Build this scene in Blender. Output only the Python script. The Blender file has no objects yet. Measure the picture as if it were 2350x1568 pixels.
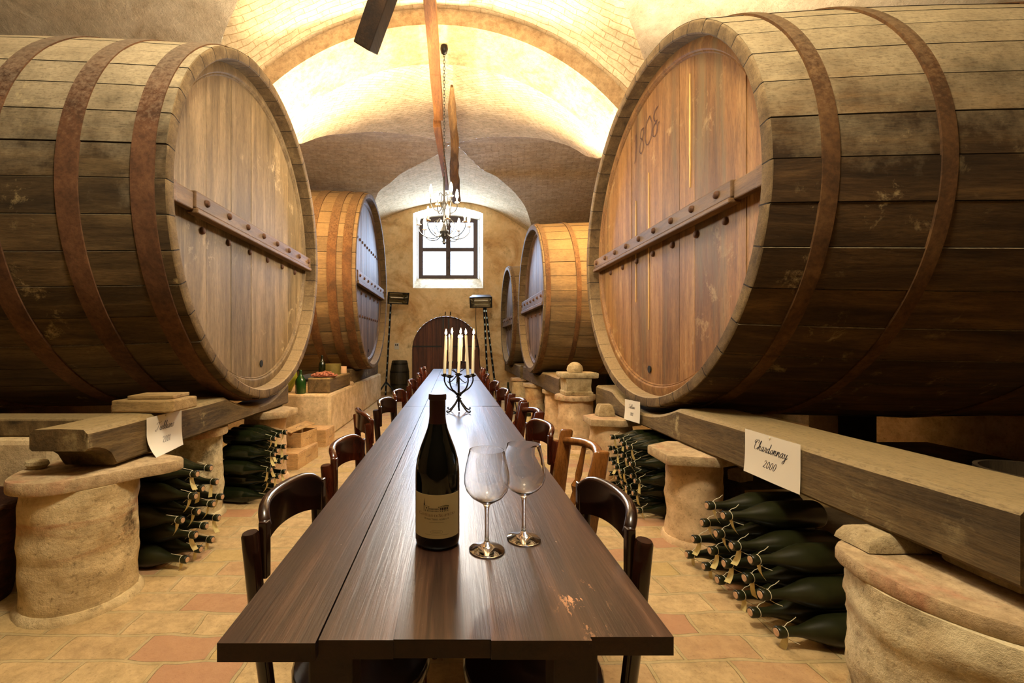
import bpy, bmesh, math, random
from mathutils import Vector, Matrix, noise, Euler

random.seed(11)
PI = math.pi
SC = bpy.context.scene
COL = SC.collection

# ------------------------------------------------------------------ camera, world, lights, exposure
CAM_Z = 1.207
cd = bpy.data.cameras.new('camera')
cd.sensor_fit = 'HORIZONTAL'
cd.sensor_width = 36.0
cd.lens = 15.63
cd.shift_x = 0.05745
cd.shift_y = 0.00255
cd.clip_start = 0.02
cam = bpy.data.objects.new('camera', cd)
COL.objects.link(cam)
cam.location = (0, 0, CAM_Z)
cam.rotation_euler = (PI / 2, 0, 0)
SC.camera = cam

SC.view_settings.view_transform = 'Standard'
SC.view_settings.look = 'None'
SC.view_settings.exposure = 0.0
SC.view_settings.gamma = 1.0
SC.view_settings.use_curve_mapping = False

w = bpy.data.worlds.new('daylight')
SC.world = w
w.use_nodes = True
bg = w.node_tree.nodes['Background']
bg.inputs[0].default_value = (0.62, 0.78, 1.0, 1)
bg.inputs[1].default_value = 9.0

def light(name, kind, loc, power, color, size=0.1, rot=None, spot=None, size_y=None, spread=None):
    d = bpy.data.lights.new(name, kind)
    d.energy = power
    d.color = color
    if kind == 'AREA':
        d.size = size
        if spread: d.spread = spread
        if size_y:
            d.shape = 'RECTANGLE'
            d.size_y = size_y
    else:
        d.shadow_soft_size = size
    if spot:
        d.spot_size, d.spot_blend = spot
    o = bpy.data.objects.new(name, d)
    COL.objects.link(o)
    o.location = loc
    if rot:
        o.rotation_euler = rot
    o['kind'] = 'helper'
    return o

WARM = (1.0, 0.80, 0.54)
WARM2 = (1.0, 0.92, 0.74)
# daylight through the far window
light('window_daylight', 'AREA', (-0.13, 11.72, 3.62), 240, (0.54, 0.70, 1.0), 1.35, (-PI / 2, 0, 0), size_y=1.3)
# uplighters standing in the gaps behind the two front casks
light('uplight_west', 'AREA', (-2.45, 5.2, 2.3), 760, WARM, 0.4, (PI + 0.64, 0.08, 0), spread=2.4)
light('uplight_east', 'AREA', (2.3, 5.15, 2.3), 760, WARM, 0.4, (PI + 0.64, -0.08, 0), spread=2.4)
# unseen fill light, added above the near table to brighten the foreground
light('near_fill', 'POINT', (0.0, 0.9, 4.1), 460, WARM2, 0.30)

# ------------------------------------------------------------------ helpers
def S(h):
    h = h.lstrip('#')
    r = []
    for i in (0, 2, 4):
        c = int(h[i:i + 2], 16) / 255
        r.append(c / 12.92 if c <= 0.04045 else ((c + 0.055) / 1.055) ** 2.4)
    return (r[0], r[1], r[2], 1)

class MB:
    def __init__(self):
        self.v = []; self.f = []; self.mi = []; self.t = []; self.uv = []
    def add(self, verts, faces, mi=0, tint=0.5, uvs=None, M=None):
        n = len(self.v)
        if M is not None:
            verts = [M @ Vector(p) for p in verts]
        self.v += [tuple(p) for p in verts]
        for k, f in enumerate(faces):
            self.f.append([n + i for i in f])
            self.mi.append(mi)
            self.t.append(tint[k] if isinstance(tint, (list, tuple)) else tint)
            self.uv.append([uvs[i] for i in f] if uvs else None)
    def box(self, lo, hi, mi=0, tint=0.5, M=None):
        x0, y0, z0 = lo; x1, y1, z1 = hi
        v = [(x0,y0,z0),(x1,y0,z0),(x1,y1,z0),(x0,y1,z0),(x0,y0,z1),(x1,y0,z1),(x1,y1,z1),(x0,y1,z1)]
        f = [(0,3,2,1),(4,5,6,7),(0,1,5,4),(1,2,6,5),(2,3,7,6),(3,0,4,7)]
        self.add(v, f, mi, tint, None, M)
    def loft(self, rings, mi=0, tint=0.5, closed=True, cap=True, M=None):
        n = len(rings[0]); v = []; f = []
        for r in rings: v += list(r)
        for i in range(len(rings) - 1):
            for j in range(n if closed else n - 1):
                k = (j + 1) % n
                f.append((i*n+j, i*n+k, (i+1)*n+k, (i+1)*n+j))
        if cap and closed:
            f.append(tuple(range(n))[::-1])
            f.append(tuple(range((len(rings)-1)*n, len(rings)*n)))
        self.add(v, f, mi, tint, None, M)
    def lathe(self, prof, seg=24, mi=0, tint=0.5, M=None, cap=True):
        rings = [[(r*math.cos(2*PI*j/seg), r*math.sin(2*PI*j/seg), z) for j in range(seg)] for r, z in prof]
        self.loft(rings, mi, tint, True, cap, M)
    def tube(self, path, rad, seg=8, mi=0, tint=0.5, M=None, closed=False):
        P = [Vector(p) for p in path]; n = len(P)
        if not isinstance(rad, (list, tuple)): rad = [rad]*n
        rings = []; prev = None
        for i in range(n):
            if closed: t = P[(i+1) % n] - P[i-1]
            else: t = P[min(i+1, n-1)] - P[max(i-1, 0)]
            t.normalize()
            if prev is None:
                a = Vector((0,0,1)) if abs(t.z) < 0.9 else Vector((1,0,0))
                u = t.cross(a).normalized()
            else:
                u = (prev - t*prev.dot(t))
                u = u.normalized() if u.length > 1e-6 else t.orthogonal().normalized()
            prev = u; wv = t.cross(u)
            rings.append([tuple(P[i] + (u*math.cos(2*PI*j/seg) + wv*math.sin(2*PI*j/seg))*rad[i]) for j in range(seg)])
        if closed:
            rings.append(rings[0])
            self.loft(rings, mi, tint, True, False, M)
        else:
            self.loft(rings, mi, tint, True, True, M)
    def prism(self, poly, z0, z1, mi=0, tint=0.5, M=None):
        n = len(poly)
        v = [(x, y, z0) for x, y in poly] + [(x, y, z1) for x, y in poly]
        f = [tuple(range(n))[::-1], tuple(range(n, 2*n))] + [(i, (i+1) % n, n+(i+1) % n, n+i) for i in range(n)]
        self.add(v, f, mi, tint, None, M)
    def build(self, name, mats, parent=None, smooth=True, bevel=0.0, bseg=2, angle=40, M=None, recalc=True):
        me = bpy.data.meshes.new(name)
        me.from_pydata(self.v, [], self.f)
        if not isinstance(mats, (list, tuple)): mats = [mats]
        for m in mats: me.materials.append(m)
        me.polygons.foreach_set('material_index', self.mi)
        a = me.attributes.new('tint', 'FLOAT', 'FACE')
        a.data.foreach_set('value', [float(x) for x in self.t])
        if any(u is not None for u in self.uv):
            ul = me.uv_layers.new(name='UVMap')
            k = 0
            for u, f in zip(self.uv, self.f):
                for j in range(len(f)):
                    if u is not None: ul.data[k].uv = u[j]
                    k += 1
        if recalc:
            bm = bmesh.new(); bm.from_mesh(me)
            bmesh.ops.recalc_face_normals(bm, faces=bm.faces)
            bm.to_mesh(me); bm.free()
        me.update()
        if smooth:
            me.polygons.foreach_set('use_smooth', [True]*len(me.polygons))
            me.set_sharp_from_angle(angle=math.radians(angle))
        o = bpy.data.objects.new(name, me)
        COL.objects.link(o)
        if parent is not None: o.parent = parent
        if M is not None: o.matrix_basis = M
        if bevel:
            b = o.modifiers.new('bevel', 'BEVEL'); b.width = bevel; b.segments = bseg
            b.limit_method = 'ANGLE'; b.angle_limit = math.radians(35)
        return o

def tag(o, label, cat, group=None, kind=None):
    o['label'] = label
    o['category'] = cat
    if group: o['group'] = group
    if kind: o['kind'] = kind
    return o

def thing(name, label, cat, loc=(0,0,0), rot=(0,0,0), group=None, kind=None):
    o = bpy.data.objects.new(name, None)
    o.empty_display_size = 0.1
    COL.objects.link(o)
    o.location = loc; o.rotation_euler = rot
    return tag(o, label, cat, group, kind)

def dup(root, loc, rot, label):
    r = root.copy(); COL.objects.link(r)
    r.location = loc; r.rotation_euler = rot; r['label'] = label
    for ch in root.children:
        c = ch.copy(); COL.objects.link(c); c.parent = r
        for g in ch.children:
            d = g.copy(); COL.objects.link(d); d.parent = c
    return r

def structure(o):
    o['kind'] = 'structure'
    return o

def T(x, y, z): return Matrix.Translation((x, y, z))
def R(a, ax): return Matrix.Rotation(a, 4, ax)
def nz(x, y, z): return noise.noise(Vector((x, y, z)))

def curve(pts, x):
    """smooth interpolation of sorted (x, y) points"""
    if x <= pts[0][0]: return pts[0][1]
    if x >= pts[-1][0]: return pts[-1][1]
    n = len(pts)
    for i in range(n - 1):
        if pts[i][0] <= x <= pts[i+1][0]: break
    def slope(k):
        if k == 0: return (pts[1][1]-pts[0][1])/(pts[1][0]-pts[0][0])
        if k == n-1: return (pts[-1][1]-pts[-2][1])/(pts[-1][0]-pts[-2][0])
        return (pts[k+1][1]-pts[k-1][1])/(pts[k+1][0]-pts[k-1][0])
    h = pts[i+1][0]-pts[i][0]; t = (x-pts[i][0])/h
    m0, m1 = slope(i)*h, slope(i+1)*h
    return (2*t**3-3*t*t+1)*pts[i][1] + (t**3-2*t*t+t)*m0 + (-2*t**3+3*t*t)*pts[i+1][1] + (t**3-t*t)*m1

def catmull(pts, sub=5):
    if len(pts) < 3: return pts
    P = [Vector((p[0], p[1], 0)) for p in pts]
    P = [P[0]*2-P[1]] + P + [P[-1]*2-P[-2]]
    out = []
    for i in range(1, len(P)-2):
        for k in range(sub):
            t = k/sub
            a, b, c, d = P[i-1], P[i], P[i+1], P[i+2]
            q = 0.5*((2*b)+(c-a)*t+(2*a-5*b+4*c-d)*t*t+(3*b-a-3*c+d)*t**3)
            out.append((q.x, q.y))
    out.append(tuple(pts[-1]))
    return out

# ------------------------------------------------------------------ materials
class NB:
    def __init__(self, name):
        self.m = bpy.data.materials.new(name); self.m.use_nodes = True
        self.nt = self.m.node_tree
        self.b = self.nt.nodes['Principled BSDF']
        self.x = 0
    def n(self, t, **kw):
        nd = self.nt.nodes.new(t); self.x -= 40; nd.location = (self.x, 0)
        for k, v in kw.items(): setattr(nd, k, v)
        return nd
    def l(self, a, b): self.nt.links.new(a, b)
    def sock(self, s, v):
        if hasattr(v, 'is_linked') or isinstance(v, bpy.types.NodeSocket): self.l(v, s)
        elif isinstance(v, (tuple, list)) and len(v) == 3 and s.type == 'RGBA': s.default_value = (*v, 1)
        else: s.default_value = v
    def obj(self): return self.n('ShaderNodeTexCoord').outputs['Object']
    def uvc(self): return self.n('ShaderNodeTexCoord').outputs['UV']
    def world(self): return self.n('ShaderNodeNewGeometry').outputs['Position']
    def map(self, v, scale=(1,1,1), rot=(0,0,0), loc=(0,0,0)):
        m = self.n('ShaderNodeMapping'); self.l(v, m.inputs[0])
        m.inputs['Scale'].default_value = scale; m.inputs['Rotation'].default_value = rot; m.inputs['Location'].default_value = loc
        return m.outputs[0]
    def noise(self, v, scale, detail=5, rough=0.6, dist=0.0):
        t = self.n('ShaderNodeTexNoise'); self.l(v, t.inputs['Vector'])
        t.inputs['Scale'].default_value = scale; t.inputs['Detail'].default_value = detail
        t.inputs['Roughness'].default_value = rough; t.inputs['Distortion'].default_value = dist
        return t.outputs['Fac']
    def ramp(self, f, *stops):
        r = self.n('ShaderNodeValToRGB'); self.l(f, r.inputs[0])
        e = r.color_ramp.elements
        while len(e) < len(stops): e.new(0.5)
        for el, (p, c) in zip(e, stops):
            el.position = p
            el.color = c if isinstance(c, tuple) else (c, c, c, 1)
        return r.outputs[0]
    def mix(self, f, a, b, mode='MIX'):
        m = self.n('ShaderNodeMix', data_type='RGBA', blend_type=mode)
        self.sock(m.inputs[0], f); self.sock(m.inputs[6], a); self.sock(m.inputs[7], b)
        return m.outputs[2]
    def math(self, op, a, b=0.0, clamp=False):
        m = self.n('ShaderNodeMath', operation=op); m.use_clamp = clamp
        self.sock(m.inputs[0], a); self.sock(m.inputs[1], b)
        return m.outputs[0]
    def attr(self, name='tint'):
        return self.n('ShaderNodeAttribute', attribute_name=name).outputs['Fac']
    def sep(self, v):
        s = self.n('ShaderNodeSeparateXYZ'); self.l(v, s.inputs[0]); return s.outputs
    def normal(self): return self.n('ShaderNodeNewGeometry').outputs['Normal']
    def bump(self, h, strength=0.5, dist=0.01, nrm=None):
        b = self.n('ShaderNodeBump'); self.l(h, b.inputs['Height'])
        b.inputs['Strength'].default_value = strength; b.inputs['Distance'].default_value = dist
        if nrm is not None: self.l(nrm, b.inputs['Normal'])
        return b.outputs[0]
    def out(self, color=None, rough=None, normal=None, metal=None, spec=None, coat=None):
        if color is not None: self.sock(self.b.inputs['Base Color'], color)
        if rough is not None: self.sock(self.b.inputs['Roughness'], rough)
        if normal is not None: self.l(normal, self.b.inputs['Normal'])
        if metal is not None: self.b.inputs['Metallic'].default_value = metal
        if spec is not None: self.b.inputs['Specular IOR Level'].default_value = spec
        if coat is not None:
            self.b.inputs['Coat Weight'].default_value = coat; self.b.inputs['Coat Roughness'].default_value = 0.12
        return self.m

def wood(name, dark, mid, light_, stretch, scale=3.0, rough=0.7, dust_toplight=None, spots=None, coat=None, bump=0.35, tintamt=0.35, spec=0.3, wet=None, worn=False):
    k = NB(name); o = k.obj()
    oo = k.n('ShaderNodeVectorMath', operation='ADD'); k.l(o, oo.inputs[0]); k.l(k.math('MULTIPLY', k.attr(), 13.7), oo.inputs[1])
    og = oo.outputs[0]
    v = k.map(og, stretch)
    g1 = k.noise(v, scale, 6, 0.65, 0.6)
    g2 = k.noise(v, scale*6, 4, 0.6, 0.2)
    big = k.noise(o, 1.1, 4, 0.6)
    c = k.ramp(g1, (0.28, S(dark)), (0.5, S(mid)), (0.72, S(light_)))
    c = k.mix(0.45, c, k.ramp(g2, (0.3, (0.45,0.45,0.45,1)), (0.65, (1,1,1,1))), 'MULTIPLY')
    g3 = k.noise(k.map(og, tuple(q*3 for q in stretch)), scale*7, 5, 0.75, 0.0)
    c = k.mix(0.6, c, k.ramp(g3, (0.34, (0.35,0.33,0.3,1)), (0.50, (1,1,1,1)), (0.72, (1.25,1.22,1.18,1))), 'MULTIPLY')
    c = k.mix(0.55, c, k.ramp(big, (0.3, (0.55,0.55,0.52,1)), (0.7, (1.15,1.1,1.05,1))), 'MULTIPLY')
    t = k.attr()
    tv = k.math('ADD', k.math('MULTIPLY', t, tintamt*2), 1-tintamt)
    c = k.mix(1.0, c, tv, 'MULTIPLY')
    if spots:
        sp = k.ramp(k.noise(o, 5.5, 8, 0.75, 0.3), (0.565, 0.0), (0.66, 1.0))
        sp2 = k.ramp(k.noise(o, 1.7, 3, 0.5), (0.48, 0.0), (0.62, 0.8))
        c = k.mix(k.math('MULTIPLY', sp, sp2), c, S(spots))
    if worn:
        pt = k.n('ShaderNodeVectorMath', operation='DISTANCE')
        k.l(k.map(o, (1.0, 0.42, 0.0), rot=(0, 0, 0)), pt.inputs[0]); pt.inputs[1].default_value = (0.215, -0.475, 0.0)
        msk = k.ramp(pt.outputs['Value'], (0.01, 1.0), (0.055, 0.0))
        chip = k.ramp(k.noise(k.map(o, (26, 9, 26)), 1.6, 5, 0.7), (0.57, 0.0), (0.60, 1.0))
        c = k.mix(k.math('MULTIPLY', msk, chip), c, S('#c08a62'))
        fleck = k.ramp(k.noise(k.map(o, (1, 0.6, 1)), 95, 2, 0.5), (0.73, 0.0), (0.76, 0.7))
        fl2 = k.ramp(k.noise(o, 5.0, 3, 0.5), (0.52, 0.0), (0.62, 1.0))
        c = k.mix(k.math('MULTIPLY', fleck, fl2), c, S('#a89684'))
        dk = k.ramp(k.noise(k.map(o, (5, 1.5, 5), loc=(2, 7, 0)), 1.5, 5, 0.65), (0.58, 0.0), (0.70, 0.6))
        c = k.mix(dk, c, S('#24150c'))
    if wet:
        wv = k.map(o, tuple(s*0.5 for s in stretch))
        wf = k.ramp(k.noise(wv, 2.2, 5, 0.6), (0.58, 0.0), (0.70, 0.75))
        c = k.mix(wf, c, S(wet))
    if dust_toplight:  # dust on upward faces; light from above is put into its colour too
        nzv = k.sep(k.normal())[2]
        dn = k.math('ADD', nzv, k.math('MULTIPLY', k.math('SUBTRACT', k.noise(o, 3.0, 6, 0.7), 0.5), 0.9))
        df = k.ramp(dn, (0.02, 0.0), (0.75, 0.85))
        df = k.math('MULTIPLY', df, k.ramp(k.math('ADD', k.math('MULTIPLY', g3, 0.6), k.math('MULTIPLY', k.noise(o, 45, 4, 0.75), 0.4)), (0.36, 0.35), (0.52, 1.0)))
        c = k.mix(df, c, S(dust_toplight))
        gap = k.math('MULTIPLY', k.math('LESS_THAN', t, 0.0), k.math('SUBTRACT', 0.85, k.math('MULTIPLY', df, 0.5)))
    else:
        gap = k.math('MULTIPLY', k.math('LESS_THAN', t, 0.0), 0.85)
    c = k.mix(gap, c, S('#241a0e'))
    h = k.math('ADD', g1, k.math('MULTIPLY', g2, 0.5))
    return k.out(c, rough, k.bump(h, bump, 0.006), spec=spec, coat=coat)

def plaster(name, base, light_, stain, mold=None, band=None, bump=0.5, scale=1.0, rough=0.9, moldamt=(0.60, 0.70), grain=0.8):
    k = NB(name); o = k.world()
    a = k.noise(o, 1.6*scale, 7, 0.65, 0.4)
    b = k.noise(o, 9*scale, 6, 0.7)
    c = k.ramp(a, (0.32, S(base)), (0.66, S(light_)))
    st = k.ramp(k.noise(k.map(o, loc=(7,3,1)), 1.1*scale, 6, 0.65, 1.0), (0.52, 0.0), (0.68, 0.85))
    c = k.mix(st, c, S(stain))
    h = k.math('ADD', a, k.math('MULTIPLY', b, 0.35))
    if band:   # rendered courses of brick showing through
        z = k.map(o, (0.7, 0.7, 4.5))
        bd = k.noise(z, 1.3, 4, 0.6, 0.5)
        c = k.mix(k.ramp(bd, (0.56, 0.0), (0.66, 0.8)), c, S(band))
        h = k.math('ADD', h, k.math('MULTIPLY', bd, 0.5))
    c = k.mix(grain, c, k.ramp(b, (0.32, (0.60,0.56,0.50,1)), (0.62, (1.10,1.10,1.08,1))), 'MULTIPLY')
    fine = k.noise(o, 38*scale, 5, 0.8)
    c = k.mix(grain, c, k.ramp(fine, (0.32, (0.45,0.41,0.36,1)), (0.44, (1,1,1,1))), 'MULTIPLY')
    h = k.math('ADD', h, k.math('MULTIPLY', fine, 0.35))
    if mold:
        md = k.ramp(k.noise(k.map(o, loc=(1,9,4)), 3.2*scale, 9, 0.75), (moldamt[0], 0.0), (moldamt[1], 0.9))
        c = k.mix(md, c, S(mold))
    return k.out(c, rough, k.bump(h, bump, 0.022), spec=0.15)

def simple(name, col, rough=0.5, metal=0.0, spec=0.5, coat=None, var=0.0, nscale=20, bump=0.0):
    k = NB(name)
    c = S(col) if isinstance(col, str) else col
    nrm = None
    if var or bump:
        o = k.obj(); f = k.noise(o, nscale, 5, 0.6)
        if var: c = k.mix(1.0, c, k.ramp(f, (0.3, (1-var,)*3+(1,)), (0.7, (1+var*0.4,)*3+(1,))), 'MULTIPLY')
        if bump: nrm = k.bump(f, bump, 0.004)
    return k.out(c, rough, nrm, metal, spec, coat)

def brickmat(name, c1, c2, mortar, bw=0.27, bh=0.068, ms=0.006, use='uv', stain='#8a6a48', bump=0.8, rot=0.0, rough=0.9):
    k = NB(name); o = k.uvc() if use == 'uv' else k.world()
    wv = k.n('ShaderNodeVectorMath', operation='ADD')
    nt = k.n('ShaderNodeTexNoise'); k.l(o, nt.inputs['Vector']); nt.inputs['Scale'].default_value = 4.0
    sc = k.n('ShaderNodeVectorMath', operation='SCALE'); k.l(nt.outputs['Color'], sc.inputs[0]); sc.inputs['Scale'].default_value = 0.055
    k.l(o, wv.inputs[0]); k.l(sc.outputs[0], wv.inputs[1])
    v = k.map(wv.outputs[0], rot=(0, 0, rot))
    br = k.n('ShaderNodeTexBrick'); k.l(v, br.inputs['Vector'])
    br.inputs['Color1'].default_value = S(c1); br.inputs['Color2'].default_value = S(c2); br.inputs['Mortar'].default_value = S(mortar)
    br.inputs['Scale'].default_value = 1.0; br.inputs['Mortar Size'].default_value = ms; br.inputs['Mortar Smooth'].default_value = 0.35
    br.inputs['Brick Width'].default_value = bw; br.inputs['Row Height'].default_value = bh
    p = k.world()
    a = k.noise(p, 2.2, 7, 0.7, 0.3); b = k.noise(p, 14, 6, 0.75)
    c = k.mix(0.7, br.outputs['Color'], k.ramp(a, (0.3, (0.72,0.68,0.62,1)), (0.65, (1.06,1.04,1.0,1))), 'MULTIPLY')
    c = k.mix(k.ramp(k.noise(k.map(p, loc=(3,5,7)), 6, 8, 0.75), (0.60, 0.0), (0.72, 0.7)), c, S(stain))
    c = k.mix(0.75, c, k.ramp(b, (0.32, (0.60,0.57,0.52,1)), (0.6, (1.08,1.07,1.05,1))), 'MULTIPLY')
    fine = k.noise(p, 55, 5, 0.8)
    c = k.mix(0.7, c, k.ramp(fine, (0.32, (0.5,0.46,0.4,1)), (0.45, (1,1,1,1))), 'MULTIPLY')
    h = k.math('ADD', k.math('MULTIPLY', br.outputs['Fac'], -1.0), k.math('MULTIPLY', b, 0.8))
    return k.out(c, rough, k.bump(h, bump, 0.012), spec=0.15), k

M = {}
M['hull_a'] = wood('old_oak_hull_olive', '#2f2416', '#524128', '#766140', (0.35, 3, 3), 3.0, 0.72, dust_toplight='#d0bc96', spots='#b09b6c', bump=0.5)  # cream dust also paints the light on the cask top
M['hull_b'] = wood('old_oak_hull_brown', '#2a1d0d', '#4f391f', '#735732', (0.35, 3, 3), 3.0, 0.68, dust_toplight='#cbb58a', spots='#a58f64', bump=0.55, wet='#24170b')  # pale dust doubles as painted light on the upper hull
M['hull_c'] = wood('oak_hull_amber', '#4e3f29', '#705c3c', '#8c7550', (0.35, 3, 3), 3.0, 0.66, dust_toplight='#a58a60', bump=0.4)
M['rim'] = wood('oak_end_grain', '#4c3b24', '#6c5738', '#89724e', (2, 2, 2), 4.0, 0.8, dust_toplight='#a08862', bump=0.5)
M['head_a'] = wood('cask_head_grey_brown', '#604e33', '#7f6948', '#9c8461', (4, 4, 0.4), 2.4, 0.62, spots='#b8a078', bump=0.3, tintamt=0.2)
M['head_b'] = wood('cask_head_red_brown', '#684524', '#8b6236', '#a67d4b', (4, 4, 0.4), 2.4, 0.6, spots='#a98a5c', bump=0.3, tintamt=0.22, wet='#6a5a3c')
M['head_c'] = wood('cask_head_grey', '#48382a', '#705944', '#927c66', (4, 4, 0.4), 2.6, 0.62, bump=0.3, tintamt=0.25)
M['bar_wood'] = wood('cross_bar_oak', '#4b331c', '#6f5233', '#8b6c48', (4, 0.4, 4), 3.0, 0.6, bump=0.3)
M['beam_wood'] = wood('weathered_beam', '#3a2d18', '#64502f', '#86714a', (4, 0.5, 4), 2.2, 0.8, dust_toplight='#8f7a52', spots='#a8976c', bump=0.8)
M['beam_dark'] = wood('dark_beam', '#1c120a', '#33210f', '#4a3118', (4, 0.5, 4), 2.2, 0.75, bump=0.6)
M['rafter'] = wood('rafter_pine', '#5f3c1d', '#86572c', '#a5743f', (4, 0.5, 4), 2.0, 0.7, bump=0.4)
M['bark'] = wood('bark_wood', '#3c2a16', '#6b4d28', '#93703f', (5, 0.7, 5), 3.0, 0.9, bump=1.0)
M['table'] = wood('dark_stained_pine', '#1e100a', '#372115', '#5c3f2e', (20, 0.55, 20), 1.9, 0.34, bump=0.12, tintamt=0.22, spec=0.55, worn=True)
M['table_edge'] = wood('shaded_stained_pine_edge', '#1c0f07', '#2c190d', '#3c2414', (4, 4, 4), 2.0, 0.5, bump=0.3)  # darker pine; shade of the unlit table ends put into the colour
M['chair'] = wood('polished_mahogany', '#2b0f06', '#4c1d0c', '#6a2e14', (4, 4, 0.8), 3.0, 0.22, bump=0.08, coat=0.5)
M['chair_dark'] = wood('dark_polished_wood', '#150a06', '#2a140b', '#3b1f12', (4, 4, 0.8), 3.0, 0.24, bump=0.08, coat=0.5)
M['chair_oak'] = wood('varnished_beech', '#5a3212', '#8a5423', '#a96f35', (4, 4, 0.8), 3.0, 0.25, bump=0.08, coat=0.5)
M['door'] = wood('red_brown_door', '#3a1c0e', '#5e331c', '#7c4b2c', (6, 6, 0.35), 2.6, 0.55, bump=0.3)
M['boxwood'] = wood('pale_pine_box', '#b48a55', '#caa26b', '#d9b682', (1.0, 3, 5), 2.0, 0.6, bump=0.12, tintamt=0.12)
M['tub'] = wood('tub_wood', '#2c2214', '#493a24', '#63513a', (4, 4, 0.5), 3.0, 0.8, bump=0.4)
M['keg'] = wood('keg_wood', '#1d180c', '#332a17', '#463a22', (4, 4, 0.5), 3.0, 0.6, bump=0.3)
M['blockwood'] = wood('sawn_block', '#7c6238', '#a78a59', '#c3a775', (0.7, 3, 3), 2.5, 0.85, bump=0.4)

def rustmat(name, a, b, c_, dust_toplight=None):
    k = NB(name); o = k.obj()
    f = k.noise(o, 3.5, 8, 0.7, 0.5); g = k.noise(o, 40, 5, 0.7)
    c = k.ramp(f, (0.3, S(a)), (0.5, S(b)), (0.7, S(c_)))
    c = k.mix(0.55, c, k.ramp(g, (0.35, (0.35,0.3,0.3,1)), (0.6, (1.1,1.05,1,1))), 'MULTIPLY')
    if dust_toplight:
        nzv = k.sep(k.normal())[2]
        df = k.ramp(k.math('ADD', nzv, k.math('MULTIPLY', k.math('SUBTRACT', g, 0.5), 1.2)), (0.25, 0.0), (1.0, 0.75))
        c = k.mix(df, c, S(dust_toplight))
    return k.out(c, 0.75, k.bump(g, 0.35, 0.004), spec=0.3)
M['rust'] = rustmat('rusted_hoop_iron', '#432d1c', '#634229', '#7c593b', '#a3937a')
M['rust_dull'] = rustmat('dull_hoop_iron', '#3b2712', '#5b3d1e', '#75552f', '#927a58')
M['iron'] = simple('wrought_iron', '#26221c', 0.45, 0.7, 0.5, var=0.3, bump=0.2)
M['black_metal'] = simple('black_painted_metal', '#14161a', 0.4, 0.3, 0.5)
M['bolt'] = simple('rusty_bolt', '#5c3a22', 0.7, 0.2, 0.4, var=0.4, nscale=60)

M['pillar_a'] = plaster('limewashed_brick_pillar', '#bfa373', '#dcc79a', '#b8905e', mold='#4a3b22', band='#b8855a', bump=0.9, moldamt=(0.56, 0.65))
M['pillar_b'] = plaster('rough_plaster_pillar', '#b4a27c', '#dccda6', '#a48a60', mold='#5a4c30', band='#a5865e', bump=0.8, moldamt=(0.53, 0.68))
M['pillar_c'] = plaster('smooth_pink_plaster_pillar', '#c7a67c', '#dfc197', '#c49a72', mold='#7a6446', bump=0.35, moldamt=(0.66, 0.8))
M['slab'] = plaster('terracotta_slab', '#b59a72', '#d0b68e', '#b57c5c', mold='#5b4a30', bump=0.8, scale=2.5, moldamt=(0.62, 0.74))
M['stone'] = plaster('pale_lime_stone', '#b39a6e', '#d3bf95', '#9c8050', mold='#6d5a38', bump=1.0, scale=2.5)
M['masonry'] = plaster('stained_masonry', '#c4a878', '#dfc79e', '#b5905f', mold='#57452a', bump=0.5, moldamt=(0.64, 0.74))
M['shade_dark'] = plaster('shade_dark_masonry', '#3a2d1c', '#54432b', '#2c2216', bump=0.6)  # masonry darkened to stand in for the shade under the casks
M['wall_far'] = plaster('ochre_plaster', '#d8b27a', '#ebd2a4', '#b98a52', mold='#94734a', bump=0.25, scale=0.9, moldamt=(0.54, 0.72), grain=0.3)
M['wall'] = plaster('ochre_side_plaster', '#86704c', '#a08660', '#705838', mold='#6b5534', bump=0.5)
M['plaster_vault'] = plaster('rough_vault_plaster', '#cab99d', '#ddcdb2', '#b8a284', mold='#97825f', bump=1.2, scale=1.4, moldamt=(0.64, 0.78), grain=0.5)
M['plaster_smooth'] = plaster('smooth_vault_plaster', '#d3b684', '#e0c698', '#c9a877', bump=0.15)
M['arch'] = plaster('arch_plaster', '#bd9b70', '#d6b78a', '#a58158', mold='#7c6040', bump=0.7, scale=2.0, moldamt=(0.62, 0.74))
M['reveal'] = plaster('white_reveal_plaster', '#d8cbb0', '#e6dcc6', '#b9a784', bump=0.2, moldamt=(0.7, 0.9))
M['brick_vault'], _ = brickmat('limewashed_brick_vault', '#dac39b', '#e4d0aa', '#bfa378', 0.225, 0.058, 0.0035)
M['brick_side'], _ = brickmat('shaded_limewashed_brick', '#c0a680', '#ccb695', '#a58b69', 0.225, 0.058, 0.0035, stain='#6d543a')  # darker copy of the vault brick, shade of the side cells in its colour

def floormat():
    m, k = brickmat('terracotta_floor_tiles', '#c4a97c', '#b3986a', '#b5a68c', 0.305, 0.156, 0.009, use='world', stain='#8d6a44', bump=0.7, rough=0.75)
    # single redder tiles: a second brick pattern of the same layout picks some of them
    nt = m.node_tree
    br = [n for n in nt.nodes if n.type == 'TEX_BRICK'][0]
    b2 = nt.nodes.new('ShaderNodeTexBrick')
    for s in ('Scale','Mortar Size','Mortar Smooth','Brick Width','Row Height'):
        b2.inputs[s].default_value = br.inputs[s].default_value
    b2.inputs['Color1'].default_value = (0,0,0,1); b2.inputs['Color2'].default_value = (1,1,1,1); b2.inputs['Mortar'].default_value = (0,0,0,1)
    nt.links.new(br.inputs['Vector'].links[0].from_socket, b2.inputs['Vector'])
    bs = k.b
    old = bs.inputs['Base Color'].links[0].from_socket
    red = k.mix(k.ramp(b2.outputs['Color'], (0.74, 0.0), (0.9, 0.7)), old, S('#a8785a'))
    dk = k.mix(k.ramp(b2.outputs['Color'], (0.12, 0.55), (0.22, 0.0)), red, S('#a98f52'))
    nt.links.new(dk, bs.inputs['Base Color'])
    return m
M['floor'] = floormat()

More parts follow.
